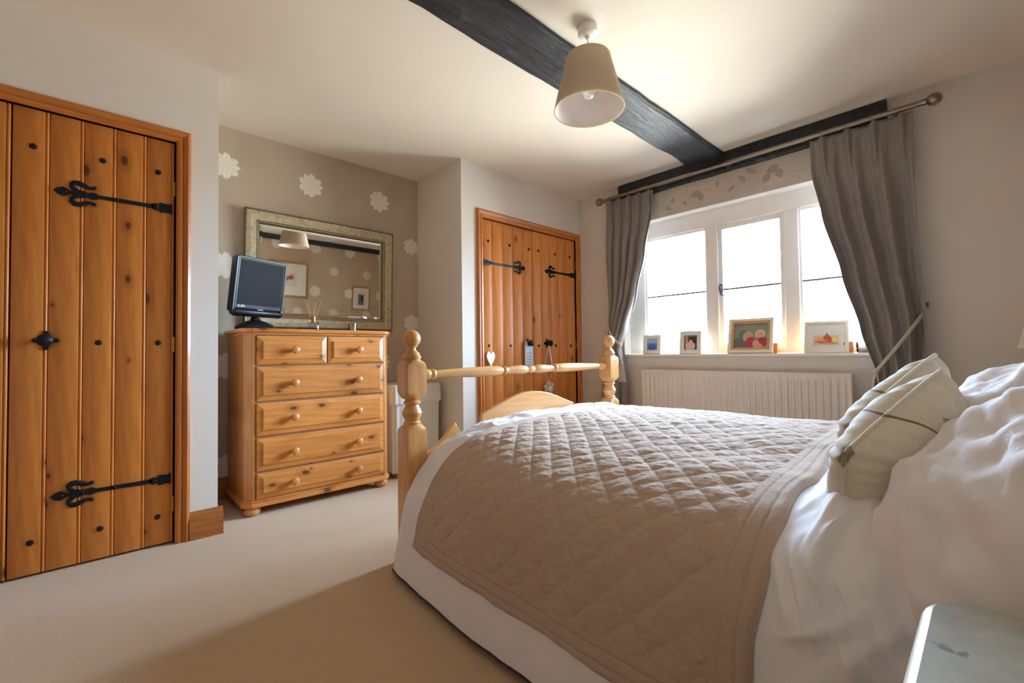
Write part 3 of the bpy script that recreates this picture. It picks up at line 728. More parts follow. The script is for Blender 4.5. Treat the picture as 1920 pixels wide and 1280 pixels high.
# remote, reed diffuser, candle on the chest
only('remote_control', MB().box(.91, 2.885, CZ, 1.02, 2.925, CZ+.014), 'black', 'slim black remote control lying beside the television', 'remote', (.965, 2.905, CZ), .004)
rdx, rdy = 1.016, 2.955
di = thing('reed_diffuser', 'small glass reed diffuser with copper collar on the chest', 'diffuser', (rdx, rdy, CZ))
part('bottle', MB().box(rdx-.026, rdy-.026, CZ, rdx+.026, rdy+.026, CZ+.052), 'clear', di, .006)
part('oil', MB().box(rdx-.022, rdy-.022, CZ+.004, rdx+.022, rdy+.022, CZ+.03), 'wax', di, .004)
part('collar', MB().lathe([(.012, CZ+.05), (.013, CZ+.056), (.013, CZ+.088), (.010, CZ+.09)], (rdx, rdy, 0), 'z', 16), 'copper', di)
for a, b in ((-.05, .0), (-.028, .02), (.0, -.01), (.026, .015), (.045, -.005)):
    part('reed', MB().tube([(rdx, rdy, CZ+.03), (rdx+a, rdy+b, CZ+.185)], .0016, 6), 'reed', di)
cx_, cy_ = 1.262, 2.93
ca = thing('candle', 'small white candle in a clear glass on the chest', 'candle', (cx_, cy_, CZ))
part('glass', MB().lathe([(.024, CZ), (.026, CZ+.002), (.027, CZ+.048), (.0255, CZ+.048), (.0245, CZ+.004), (.001, CZ+.004)], (cx_, cy_, 0), 'z', 24), 'clear', ca)
part('wax', MB().lathe([(.0235, CZ+.004), (.0235, CZ+.036), (.001, CZ+.036)], (cx_, cy_, 0), 'z', 24), 'wax', ca)
part('wick', MB().tube([(cx_, cy_, CZ+.034), (cx_+.001, cy_, CZ+.043)], .0009, 6), 'trim', ca)

# ------------------------------------------------------------------ laundry hamper in the alcove
hx0, hx1, hy0, hy1, hz = 1.545, 1.965, 2.915, 3.27, .672
hm = thing('laundry_hamper', 'white cloth covered laundry hamper between the chest and alcove wall', 'hamper', ((hx0+hx1)/2, (hy0+hy1)/2, 0))
def hoop(e, z, wob=0., ph=0., n=72):
    pts = []
    for i in range(n):
        th = 2*PI*i/n; cx, sx = math.cos(th), math.sin(th); p = .28
        x = (hx0+hx1)/2+math.copysign(abs(cx)**p, cx)*((hx1-hx0)/2+e); y = (hy0+hy1)/2+math.copysign(abs(sx)**p, sx)*((hy1-hy0)/2+e)
        w = wob*math.sin(th*11+ph+1.5*math.sin(3*th)); pts.append((x+w*cx, y+w*sx, z))
    return pts
part('wicker_body', MB().rings([hoop(-.03, .0), hoop(-.02, .3), hoop(-.01, hz-.02)]), 'wicker', hm)
part('cloth_skirt', MB().rings([hoop(-.012, .04, .010), hoop(-.008, .2, .008), hoop(-.004, .4, .005), hoop(.0, hz-.02, .002)], cap=False), 'hamper', hm, angle=80)
part('cloth_flap', MB().rings([hoop(.012, hz-.135, .004, 1.), hoop(.010, hz-.06, .003, 1.), hoop(.005, hz-.008, .001), hoop(-.006, hz), hoop(-.10, hz-.004)]), 'hamper', hm, angle=80)

# ------------------------------------------------------------------ bed frame
BX0, BX1, BY = 1.015, 2.492, 1.74
bed = thing('bed', 'pale turned pine bedstead with ball topped posts at its foot', 'bed', ((BX0+BX1)/2, .75, 0))
post = [(.038, 0.), (.07, .004), (.07, .555), (.062, .572), (.044, .588), (.036, .592), (.038, .600), (.031, .607), (.033, .615), (.041, .630), (.043, .642), (.038, .656), (.030, .670), (.028, .676), (.037, .683), (.037, .690),
        (.030, .696), (.031, .700), (.044, .706), (.060, .722), (.07, .735), (.07, .842), (.060, .858), (.044, .868), (.036, .872), (.040, .880), (.040, .889), (.034, .896), (.034, .902), (.026, .908), (.019, .917), (.018, .924), (.024, .930)]
post += [(max(.0395*math.cos(a), 1e-4), .965+.0395*math.sin(a)) for a in [-.9+i*(PI/2+.9)/10 for i in range(11)]]
for x in (BX0, BX1):
    part('post', MB().lathe(post, (x, BY, 0), 'z', 48, square=.046), 'bed', bed, angle=28)
cxm = (BX0+BX1)/2; half = (BX1-BX0)/2-.044
hp = [(.022, .012, ), ]
right = [(.0195, 0), (.0195, .018), (.015, .026), (.0165, .030), (.0225, .045), (.0245, .07), (.0225, .12), (.018, .165), (.0165, .185), (.019, .19), (.026, .195), (.026, .203), (.018, .207), (.021, .214), (.0255, .24),
         (.0265, .30), (.025, .40), (.021, .50), (.0175, half-.085), (.017, half-.075), (.023, half-.07), (.026, half-.062), (.023, half-.055), (.018, half-.05), (.024, half-.04), (.026, half-.025), (.022, half-.01), (.018, half), (.018, half+.012)]
prof = [(r, -t) for r, t in reversed(right)] + [(r, t) for r, t in right[1:]]
part('foot_rail', MB().lathe(prof, (cxm, BY, .805), 'x', 28), 'bed_x', bed, angle=40)
# shaped foot panel
def sym(pts):
    return pts+[(2*cxm-x, z) for x, z in reversed(pts)]
lft = [(BX0+.04, .445)]
for i in range(9): t = i/8; lft.append((BX0+.05+(1.222-BX0-.05)*t, .452+.108*t**1.7))
lft += [(1.232, .572), (1.240, .573)]
for i in range(8): t = (i+1)/8; lft.append((1.240+.075*t, .573-.09*(math.sin(t*PI/2))))
lft += [(1.335, .466), (1.36, .47), (1.385, .50), (1.398, .56), (1.400, .594), (1.418, .600)]
for i in range(1, 15): t = i/14; a = -PI/2*(1-t)*.98; lft.append((1.418+(cxm-1.418)*t, .600+.085*(math.cos(a)**1.2)))
poly = [(BX0+.04, .22)] + sym(lft)[:] + [(BX1-.04, .22)]
part('foot_panel', MB().prism(poly, 'y', BY-.012, BY+.012), 'bed_x', bed, .003)
for x in (BX0, BX1): part('side_rail', MB().box(x-.012, -.22, .2, x+.012, BY-.04, .32), 'bed_x', bed, .003)
part('headboard', MB().prism([(BX0, .2), (BX1, .2), (BX1, .62)]+[(BX1-(BX1-BX0)*i/16, .62+.07*math.sin(PI*i/16)) for i in range(1, 16)]+[(BX0, .62)], 'y', -.262, -.238), 'bed_x', bed, .004)
for x in (BX0, BX1): part('post', MB().lathe([(.038, 0), (.07, .004), (.07, .62), (.044, .64), (.02, .66), (.035, .69), (.001, .72)], (x, -.25, 0), 'z', 32, square=.046), 'bed', bed)
only('mattress', MB().box(BX0+.07, -.22, .2, BX1-.13, BY-.16, .44), 'mattress', 'thick pale mattress hidden beneath the white duvet', 'mattress', (cxm, .76, .2), .04)

# ------------------------------------------------------------------ duvet and quilt
CTRL = [(.842, .028), (.848, .12), (.855, .22), (.868, .33), (.893, .42), (.950, .488), (1.05, .533), (1.22, .566), (1.45, .590), (1.70, .602), (1.95, .600), (2.16, .590), (2.31, .565), (2.40, .515), (2.445, .43), (2.462, .30), (2.47, .16)]
CTRF = [(.868, .028), (.882, .11), (.900, .19), (.925, .28), (.962, .35), (1.015, .425), (1.085, .485), (1.20, .540), (1.40, .562), (1.68, .574), (1.94, .574), (2.15, .570), (2.30, .552), (2.38, .500), (2.42, .42), (2.44, .30), (2.45, .16)]
def cat(p, s):
    n = len(p)-1; f = min(max(s, 0), 1)*n; i = min(int(f), n-1); t = f-i
    P = [p[max(i-1, 0)], p[i], p[i+1], p[min(i+2, n)]]
    return tuple(.5*(2*P[1][d]+(P[2][d]-P[0][d])*t+(2*P[0][d]-5*P[1][d]+4*P[2][d]-P[3][d])*t*t+(3*P[1][d]-P[0][d]-3*P[2][d]+P[3][d])*t**3) for d in (0, 1))
# arc-length table; the section changes towards the foot of the bed
SN = 400; YFOOT = 1.695
import bisect
SEC = {}
def section(w):
    k_ = round(w, 3)
    if k_ not in SEC:
        P = [cat([(a[0]+(b[0]-a[0])*k_, a[1]+(b[1]-a[1])*k_) for a, b in zip(CTRL, CTRF)], i/SN) for i in range(SN+1)]
        ar = [0]
        for i in range(SN): ar.append(ar[-1]+math.hypot(P[i+1][0]-P[i][0], P[i+1][1]-P[i][1]))
        SEC[k_] = (P, ar)
    return SEC[k_]
def by_arc(a, w):
    P, ar = section(w); a = min(max(a/ARC*ar[-1], 0), ar[-1]); i = min(bisect.bisect_right(ar, a)-1, SN-1)
    t = (a-ar[i])/max(ar[i+1]-ar[i], 1e-9); return P[i][0]+(P[i+1][0]-P[i][0])*t, P[i][1]+(P[i+1][1]-P[i][1])*t
ARC = section(0)[1][-1]
def shell(a, y, off=0.):
    """surface of the made bed: a = arc length across from the near hem, y along the bed"""
    w = sstep(.75, 1.66, y)
    x, z = by_arc(a, w); x2, z2 = by_arc(a+.004, w); x1, z1 = by_arc(a-.004, w)
    tx, tz = x2-x1, z2-z1; l = math.hypot(tx, tz) or 1; nx, nz = -tz/l, tx/l
    e = min(max((y-1.56)/(YFOOT-1.56), 0), 1); kk = 1-math.sqrt(max(1-e*e, 0))
    top = sstep(.36, .50, z)
    z -= top*.03*kk
    near = sstep(1.5, 1.0, x)
    x += near*kk*.03*(1-.3*top)
    z += top*(.012*fbm(x*2.1, y*2.1, .3)+.005*fbm(x*6, y*6, 2.))
    w = (1-top)
    x += w*near*(.008*math.sin(y*9+2*fbm(y*2, .5))*sstep(.5, .1, z)+.006*fbm(y*5, z*4, 7.))
    return Vector((x+nx*off, y, z+nz*off))
# duvet
mb = MB(); NA, NY = 200, 190; Y0 = -.20
DRAG = [(.300, .515, .235, .40, .014), (.275, .53, .195, .40, .016), (.235, .53, .135, .37, .018), (.200, .525, .120, .42, .014), (.16, .53, .10, .45, .012)]
def ridge(v): return 1-min(1, abs(v)*3.2)
def duvet_pt(a, y):
    p = shell(a, y)
    hd = sstep(.31, .21, y); nr_ = sstep(1.5, 1.0, p.x); tp = sstep(.42, .52, p.z)
    # plumped band before the pillow, with drag lines running down the near side
    p.z += hd*tp*(.050*sstep(1.75, 1.15, p.x)*sstep(.0, .16, y)*sstep(.40, .26, y)+0.018*fbm(p.x*5+2*y, y*9, 4.)+.026*max(0, ridge(fbm(p.x*3+y*7, y*3-p.x*2, 9.))))
    sd = hd*(1-tp)*nr_
    dl = fbm((y*1.0+p.z*1.1)*7., (p.z-y)*1.2, 3.)
    p.x -= sd*(.016+.016*fbm(y*4, p.z*3, 1.)+.010*max(0, ridge(dl))*sstep(.22, .45, p.z))
    # drag lines from the shoulder of the bed down its near side, pulled towards the pillow
    if y < .34 and p.x < 1.15:
        for y0, z0, y1, z1, hg in DRAG:
            dx, dz = y1-y0, z1-z0; t = ((y-y0)*dx+(p.z-z0)*dz)/(dx*dx+dz*dz)
            if -.1 < t < 1.1:
                d = abs((y-y0)*dz-(p.z-z0)*dx)/math.hypot(dx, dz)+.004*math.sin(t*5)
                p.x -= 1.35*hg*math.exp(-(d/.013)**2)*sstep(-.1, .2, t)*sstep(1.1, .6, t)
    ft = sstep(1.50, 1.58, y)
    p.z += ft*(.020*max(0, ridge(fbm(p.x*5+y*11, y*6-p.x*2, 11.)))-.004)*sstep(.35, .5, p.z)
    p.z += ft*.014*sstep(1.2, 1.5, p.x)
    return p
rows = []
def span(a, b, st): n_ = max(1, round((b-a)/st)); return [a+(b-a)*i/n_ for i in range(n_)]
DY = span(Y0, 0, .012)+span(0, .36, .0036)+span(.36, 1.45, .014)+span(1.45, YFOOT, .005)+[YFOOT]
DA = span(0, .75, .005)+span(.75, ARC, .013)+[ARC]
for y in DY: rows.append([duvet_pt(a, y) for a in DA])
last = rows[-1]
for t, dz in ((.35, .03), (.8, .09), (1., .2), (1.02, .30)):
    rows.append([Vector((p.x, YFOOT+.012*t, max(p.z-dz, .028+.0*t))) for p in last])
mb.rings(rows, cap=False, closed=False)
dv = thing('duvet', 'white duvet spread over the bed and hanging towards the carpet', 'duvet', (1.65, .75, .028))
du = part('cover', mb, 'duvet', dv, angle=180)
# dark picot hem along its lower near edge
hb = MB(); n = 190
for j in range(n):
    y = -.15+(YFOOT+.15)*j/n; p = duvet_pt(0, y)
    hb.sphere((p.x-.001, p.y, p.z-.004), .0048, 6, 4)
ho = part('hem_trim', hb, 'trim', dv); ho['kind'] = 'stuff'; ho['label'] = 'dark beaded picot hem'
# quilt
mb = MB(); QA0, QA1 = .140, ARC-.10; QY0, QY1 = .305, 1.530; D = .070; BORD = .085
def quilt_pt(a, y, under=False):
    p = shell(a, y, .010)
    q = a-QA0; r = y-QY0; wdt = QA1-QA0; ln = QY1-QY0
    dd = min(q, wdt-q, r, ln-r)
    if dd < .012: h = .4*dd/.012
    elif dd < BORD: 
        t = (dd % .030)/.030; h = min(1, 2.2*(math.sin(PI*t))**.6)*.55
    else:
        u = ((q+r)/(D*1.414)) % 1; v = ((q-r)/(D*1.414)) % 1
        h = (abs(math.sin(PI*u))**.42)*(abs(math.sin(PI*v))**.42)
        h *= .85+.3*fbm(a*40, y*40, 5.)
        h += .20*fbm(a*95+y*30, y*30, 8.)
    edge = sstep(0, .01, dd)
    p2 = shell(a, y, .010+.0075*h*edge+(-.007*(1-edge)))
    w_ = sstep(.4, .56, p.z)
    # wavering hem and gentle ruffles on the hanging side
    if q < .05: p2.z += (1-q/.05)*.010*fbm(y*6, 2.2)
    if r < .06: p2.y += (1-r/.06)*.016*fbm(a*4, 7.7)
    if ln-r < .06: p2.y += (1-(ln-r)/.06)*.012*fbm(a*5, 4.4)
    return p2
NQA, NQY = 560, 330
rows = [[quilt_pt(QA0+(QA1-QA0)*i/NQA, QY0+(QY1-QY0)*j/NQY) for i in range(NQA+1)] for j in range(NQY+1)]
mb.rings(rows, cap=False, closed=False)
only('quilt', mb, 'quilt', 'taupe diamond quilted bedspread laid across the white duvet', 'bedspread', (1.65, .95, .17)).data.set_sharp_from_angle(angle=PI)

# ------------------------------------------------------------------ pillows and cushions
def pillow_mesh(name, a, b, t, pinch=.10, wr=.012, seed=0., n=64, rnd=0., taper=0.):
    """plump pillow in its own coordinates: a, b half sizes, t half thickness"""
    mb = MB()
    def P(u, v, sgn):
        h = max(0, (1-u**4))**.62*max(0, (1-v**4))**.62
        u, v = u*math.sqrt(1-rnd*v*v/2), v*math.sqrt(1-rnd*u*u/2)
        x = a*u*(1-pinch*(1-v*v)*abs(u)**3); y = b*v*(1-pinch*(1-u*u)*abs(v)**3)*(1-taper*(1-u)/2)
        z = sgn*t*h+wr*(h**.5)*fbm(x*8+seed, y*8, sgn+seed, 4)+wr*.8*(1-h)*fbm(x*14, y*14, seed)
        # radiating creases near the corners
        cr = (abs(u)*abs(v))**1.5
        z += sgn*wr*.9*cr*math.sin(14*math.atan2(abs(v)+.01, abs(u)+.01)*2+seed)*h**.3
        return (x, y, z)
    grid = [-1+2*i/n for i in range(n+1)]
    mb.rings([[P(u, v, 1) for u in grid] for v in grid], cap=False, closed=False)
    mb.rings([[P(u, v, -1) for u in grid] for v in grid], cap=False, closed=False)
    import bmesh
    me = bpy.data.meshes.new(name); me.from_pydata(mb.v, [], mb.f)
    bm = bmesh.new(); bm.from_mesh(me)
    bmesh.ops.remove_doubles(bm, verts=bm.verts, dist=.0004)
    bmesh.ops.recalc_face_normals(bm, faces=bm.faces); bm.to_mesh(me); bm.free()
    me.polygons.foreach_set('use_smooth', [True]*len(me.polygons)); return me
def piping(a, b, pinch, r=.004, n=40, rnd=0., taper=0.):
    pts = []
    for k_ in range(4):
        for i in range(n):
            t = -1+2*i/n; u, v = [(t, -1), (1, t), (-t, 1), (-1, -t)][k_]
            u, v = u*math.sqrt(1-rnd*v*v/2), v*math.sqrt(1-rnd*u*u/2)
            pts.append((a*u*(1-pinch*(1-v*v)*abs(u)**3), b*v*(1-pinch*(1-u*u)*abs(v)**3)*(1-taper*(1-u)/2), 0))
    pts += pts[:2]; mb = MB(); mb.tube(pts, r, 6, cap=False); return mb
def frame_rot(xdir, ydir):
    X = Vector(xdir).normalized(); Y = Vector(ydir); Y = (Y-X*Y.dot(X)).normalized(); Z = X.cross(Y)
    return Matrix((X, Y, Z)).transposed().to_euler()
def pillow(name, label, mat, c, xd, yd, a, b, t, pinch=.1, wr=.012, seed=0., pipe=None, group=None, rnd=.2, taper=0.):
    r = thing(name, label, 'cushion' if 'cushion' in name else 'pillow', c, tuple(frame_rot(xd, yd)), group)
    link('cover', pillow_mesh(name, a, b, t, pinch, wr, seed, rnd=rnd, taper=taper), mat, r)
    if pipe: link('piping', piping(a, b, pinch, rnd=rnd, taper=taper).mesh('piping'), pipe, r)
    return r
pillow('pillow', 'big white pillow at the near side of the bed, closest to the bedside table', 'pillow', (1.20, -.085, .668), (1, .0, .15), (-.05, -.74, .60), .40, .27, .150, .02, .034, 1.7, None, None, .55)
pillow('pillow', 'white pillow on the far side of the bed towards the window', 'pillow', (2.00, -.04, .685), (1, 0, .0), (0, -.85, .5), .37, .26, .13, .03, .024, 5.3, None, None, .5)
pillow('pillow', 'blue sprigged pillow propped at the back against the headboard', 'sprig', (2.02, -.165, .77), (1, .02, .02), (0, -.5, .86), .33, .17, .08, .08, .014, 8.1, None, None, .4)
pillow('cushion', 'cream leaf print cushion leaning in front of the white pillows', 'cushion', (1.205, .142, .680), (.36, -.14, .14), (-.06, -.16, .9), .190, .140, .070, .07, .012, 3.3, 'cushion', None, .4, .30)
pillow('cushion', 'second cream leaf print cushion, mostly hidden behind the first', 'cushion', (1.345, .158, .712), (.36, -.14, .14), (-.06, -.16, .9), .190, .140, .060, .07, .010, 6.1, 'cushion', None, .4, .30)

# ------------------------------------------------------------------ near bedside table
bt = thing('bedside_table', 'distressed grey painted bedside table in the near foreground', 'bedside table', (.50, -.12, 0))
TX0, TX1, TY0, TY1, TZ = .33, .755, -.325, .065, .60
def rrect(x0, x1, y0, y1, r, n=8):
    pts = []
    for cx, cy, a0 in ((x1-r, y0+r, -PI/2), (x1-r, y1-r, 0), (x0+r, y1-r, PI/2), (x0+r, y0+r, PI)):
        for i in range(n+1): a = a0+PI/2*i/n; pts.append((cx+r*math.cos(a), cy+r*math.sin(a)))
    return pts
mb = MB(); mb.rings([[(x, y, z) for x, y in rrect(TX0+i, TX1-i, TY0+i, TY1-i, .05)] for z, i in ((TZ-.028, .004), (TZ-.022, .0), (TZ-.010, 0), (TZ-.004, .003), (TZ, .010))])
part('edge_moulding', mb, 'bedside_edge', bt, angle=50)
mb = MB(); mb.rings([[(x, y, z) for x, y in rrect(TX0+.010, TX1-.010, TY0+.010, TY1-.010, .042)] for z in (TZ-.004, TZ+.0012)])
part('table_top', mb, 'bedside', bt)
part('body', MB().box(TX0+.03, TY0+.02, .12, TX1-.03, TY1-.03, TZ-.028), 'bedside', bt, .004)
for x in (TX0+.05, TX1-.05):
    for y in (TY0+.04, TY1-.05): part('leg', MB().lathe([(.022, .12), (.024, .09), (.014, .03), (.018, 0)], (x, y, 0), 'z', 16), 'bedside_edge', bt)
dr = part('drawer', MB().box(TX0+.055, TY1-.032, .42, TX1-.055, TY1-.018, .55), 'bedside', bt, .004)
link('knob', KN, 'bedside_edge', dr, ((TX0+TX1)/2-.5, TY1-.018+.12, .485), (0, 0, PI))

# ------------------------------------------------------------------ far bedside table and lamp
ft = thing('bedside_table', 'bedside table hidden behind the pillows on the window side', 'bedside table', (2.85, -.14, 0))
part('table_top', MB().box(2.62, -.325, .53, 3.06, .05, .555), 'bedside_edge', ft, .006)
part('body', MB().box(2.65, -.32, .1, 3.03, .02, .53), 'bedside', ft, .004)
for x in (2.68, 3.0):
    for y in (-.29, -.02): part('leg', MB().lathe([(.02, .1), (.012, .03), (.016, 0)], (x, y, 0), 'z', 12), 'bedside_edge', ft)
lx, ly, lz = 2.78, -.185, .555
lp = thing('table_lamp', 'bedside lamp with a cream cone shade at the picture edge beyond the pillows', 'lamp', (lx, ly, lz))
part('base', MB().lathe([(.06, lz), (.062, lz+.012), (.03, lz+.03), (.045, lz+.09), (.05, lz+.14), (.03, lz+.2), (.014, lz+.23), (.012, lz+.34)], (lx, ly, 0), 'z', 24), 'bedside_edge', lp)
part('lamp_shade', MB().lathe([(.118, lz+.335), (.075, lz+.52), (.0735, lz+.52), (.1165, lz+.335)], (lx, ly, 0), 'z', 40), 'shade2', lp)

# ------------------------------------------------------------------ curtain pole, curtains, tie backs
PX, PZ = W-.095, 2.262
cp = thing('curtain_pole', 'nickel curtain pole with ball finials above the window', 'curtain pole', (PX, 1.30, PZ))
part('rod', MB().lathe([(.0155, .235), (.0155, 2.375)], (PX, 0, PZ), 'y', 20), 'steel', cp)
for y, s in ((.235, -1), (2.375, 1)):
    f = MB(); f.lathe([(.016, y), (.018, y+s*.006), (.018, y+s*.018), (.012, y+s*.024)], (PX, 0, PZ), 'y', 20)
    f.sphere((PX, y+s*.050, PZ), .034, 24, 14); part('finial', f, 'steel', cp)
for y in (.345, 1.30, 2.30):
    b = MB(); b.tube([(W, y, PZ), (PX, y, PZ)], .008, 10); b.lathe([(.018, y-.008), (.018, y+.008)], (PX, 0, PZ), 'y', 20); b.lathe([(.024, W-.045), (.024, W-.035)], (0, y, PZ), 'x', 16)
    part('bracket', b, 'steel', cp)

def curtain(name, label, outer, inner, folds, depth, xbase, phase, tie_z, zt, zb=.02):
    """outer/inner: lists (z, y) of the two edges; gathered in folds between them"""
    def ev(tab, z):
        for (z0, y0), (z1, y1) in zip(tab, tab[1:]):
            if z <= z0 and z >= z1:
                t = (z0-z)/(z0-z1); t = t*t*(3-2*t)*.5+t*.5
                return y0+(y1-y0)*t
        return tab[-1][1]
    mb = MB(); rows = []; NZ, NU = 110, 200
    r = thing(name, label, 'curtain', (xbase, (outer[0][1]+inner[0][1])/2, zb))
    full = abs(outer[0][1]-inner[0][1])
    for j in range(NZ+1):
        z = zt+(zb-zt)*j/NZ; yo, yi = ev(outer, z), ev(inner, z); wd = abs(yi-yo)
        row = []
        head = sstep(zt-.18, zt-.04, z)
        g = sstep(.30, 0, abs(z-tie_z))           # gathered at the tie
        for i in range(NU+1):
            u = i/NU
            ph = 2*PI*folds*u+phase+.7*math.sin(3.1*u+z*1.7)+.5*fbm(u*3, z*1.2, phase)
            amp = depth*(.55+.45*(1-head))*(1-.25*g)*(.7+.6*abs(fbm(u*4+3, z*.8, 2.+phase)))
            sh = math.sin(ph); sh = math.copysign(abs(sh)**.75, sh)
            x = xbase-amp*sh*(1-.75*sstep(zt-.5, zt-.1, z))-.015*g
            # pinch pleats at the heading
            fu = (u*folds) % 1-.5; hp_ = sstep(.30, 0, abs(z-(zt-.11)))
            x -= hp_*(.030*math.exp(-(fu/.07)**2)-.010)+head*.016*math.exp(-(fu/.14)**2)
            x -= .05*sstep(tie_z+.6, tie_z+.05, z)*math.sin(PI*u)*(1 if z > tie_z else .8)
            yy = yo+(yi-yo)*u+.010*math.cos(ph)*(wd/full)
            x += .004*fbm(yy*20, z*7, 3.)
            row.append((x, yy, z))
        rows.append(row)
    mb.rings(rows, cap=False, closed=False)
    o = part('drape', mb, 'curtain', r, angle=180)
    so = o.modifiers.new('thick', 'SOLIDIFY'); so.thickness = .003
    mb = MB(); nn = folds
    for i in range(nn):
        u = (i+.5)/nn; yy = outer[0][1]+(inner[0][1]-outer[0][1])*u
        pts = [(PX+.0195*math.cos(a), yy, PZ+.0195*math.sin(a)) for a in [2*PI*q/20 for q in range(21)]]
        rg = MB(); rg.tube(pts, .0026, 6, cap=False); part('ring', rg, 'steel', r)
    return r
zt = 2.24
curtain('curtain', 'taupe silk curtain tied back beside the far cupboard corner', [(zt, 2.352), (1.75, 2.350), (1.35, 2.330), (1.10, 2.335), (.85, 2.375), (.5, 2.42), (.02, 2.47)],
        [(zt, 1.888), (2.05, 1.90), (1.75, 1.965), (1.40, 2.06), (1.10, 2.15), (.92, 2.215), (.6, 2.15), (.02, 2.11)], 5, .030, PX+.012, .4, .93, zt)
curtain('curtain', 'taupe silk curtain tied back beside the pillows', [(zt, .268), (1.8, .272), (1.4, .265), (1.0, .245), (.75, .26), (.4, .22), (.02, .2)],
        [(zt, .775), (2.05, .768), (1.75, .715), (1.35, .62), (1.0, .535), (.76, .470), (.5, .50), (.02, .53)], 4, .038, PX+.012, 1.1, .76, zt)

def tieback(label, hook, front, knot, tassel_top, tass_h, wide):
    r = thing('curtain_tieback', label, 'tieback', knot)
    h, f, kk = Vector(hook), Vector(front), Vector(knot)
    for d in (-.006, .006):
        mb = MB(); pts = []
        for i in range(17):
            t = i/16; p = h.lerp(kk, t); p.x += (f.x-(h.x+(kk.x-h.x)*.5))*math.sin(PI*t); p.z -= .02*math.sin(PI*t); p.z += d; pts.append(p)
        mb.tube(pts, .0058, 8); part('cord', mb, 'rope', r)
    mb = MB(); mb.sphere(kk, .017, 14, 8, (1, 1, 1)); mb.tube([kk+Vector((0, -.012, .006)), kk+Vector((-.014, 0, 0)), kk+Vector((0, .012, -.006))], .007, 8); part('knot', mb, 'rope', r)
    tt = Vector(tassel_top)
    for s in (-1, 1):
        mb = MB(); mb.tube([kk, kk.lerp(tt, .45)+Vector((-.004, s*.013, 0)), tt], .0045, 8); part('cord', mb, 'rope', r)
    mb = MB(); mb.lathe([(.002, tt.z+.012), (.012, tt.z+.004), (.014, tt.z-.008), (.009, tt.z-.016)], (tt.x, tt.y, 0), 'z', 14); part('tassel_head', mb, 'rope', r)
    mb = MB(); n = 60; rs = []
    for t, rad in ((0, .009), (.1, .016), (.5, .022), (1, wide)):
        rs.append([(tt.x+rad*math.cos(2*PI*j/n)*(1+.10*(-1)**j), tt.y+rad*math.sin(2*PI*j/n)*(1+.10*(-1)**j), tt.z-.014-tass_h*t) for j in range(n)])
    mb.rings(rs); part('tassel', mb, 'rope', r)
    mb = MB(); mb.tube([(W, h.y, h.z), (h.x, h.y, h.z), (h.x-.012, h.y, h.z+.02)], .005, 8); mb.sphere((h.x-.012, h.y, h.z+.024), .008); part('hook', mb, 'brass', r)
tieback('cream rope tieback with long tassel on the curtain near the far cupboard', (W-.03, 2.375, 1.22), (PX-.085, 2.26, 1.05), (PX-.075, 2.185, .955), (PX-.078, 2.165, .80), .15, .030)
tieback('cream rope tieback with tassel on the curtain beside the pillows', (W-.03, .246, 1.118), (PX-.095, .36, .93), (PX-.085, .462, .765), (PX-.085, .468, .60), .13, .030)

# ------------------------------------------------------------------ photo frames on the sill
def photo_frame(name, label, yc, x, w, h, bw, mat, lean, turn, pic, inner=None, t=.016, mount=0., stand=None):
    r = thing(name, label, 'photo frame', (x, yc, SZ), (0, 0, -PI/2+turn))      # local: x along the sill, -y to the room, z up
    q = (-lean, 0, 0)
    def ring(i0, i1, y0, y1):
        mb = MB(); R = lambda i, y: [(-w/2+i, y, i), (w/2-i, y, i), (w/2-i, y, h-i), (-w/2+i, y, h-i)]
        return mb.rings([R(i0, y1), R(i0, y0), R(i0+.003, y0-.003), R(i1-.003, y0-.003), R(i1, y0), R(i1, y1)], cap=False)
    b = lpart('frame', ring(0, bw, -t+.003, 0), mat, r, (0, 0, 0), q, smooth=False)
    i = bw
    if inner: lpart('inner_frame', ring(bw, bw+inner[0], -t+.008, 0), inner[1], r, (0, 0, 0), q, smooth=False); i += inner[0]
    if mount: 
        lpart('mount', MB().box(-w/2+i, -.005, i, w/2-i, -.002, h-i), 'mount', r, (0, 0, 0), q, smooth=False); i += mount
    mbp = MB().box(-w/2+i, -.0065, i, w/2-i, -.005 if mount else -.002, h-i)
    lpart('photograph', mbp, pic, r, (0, 0, 0), q, smooth=False)
    lpart('backing', MB().box(-w/2+.004, 0, .004, w/2-.004, .004, h-.004), 'cream_frame' if stand is None else 'orange_wood', r, (0, 0, 0), q)
    if stand: lpart('stand', MB().prism([(.008, 0), (.05, 0), (.05, .05), (.018, .075), (.008, .06)], 'x', w/2-.03, w/2+.022), 'orange_wood', r)
    else: lpart('stand', MB().prism([(.006, 0), (.055, 0), (.03, h*.6), (.022, h*.6)], 'x', -.012, .012), 'cream_frame', r)
    return r
XS = 3.478
p1 = picture('blue_snapshot', (168, 204, 232), [('b', 0, .062, .06, .032, (96, 140, 204)), ('e', -.012, .055, .012, .014, (60, 92, 160)), ('e', .014, .055, .012, .014, (66, 98, 168)), ('o', 0, .062, .024, .018, (40, 66, 130))], (0, 2))
p2 = picture('baby_snapshot', (84, 66, 58), [('b', -.03, .09, .012, .06, (196, 150, 124)), ('b', 0, .148, .06, .006, (120, 180, 196)), ('e', .0, .062, .036, .036, (226, 198, 190)), ('e', .002, .098, .013, .015, (232, 196, 176))], (0, 2))
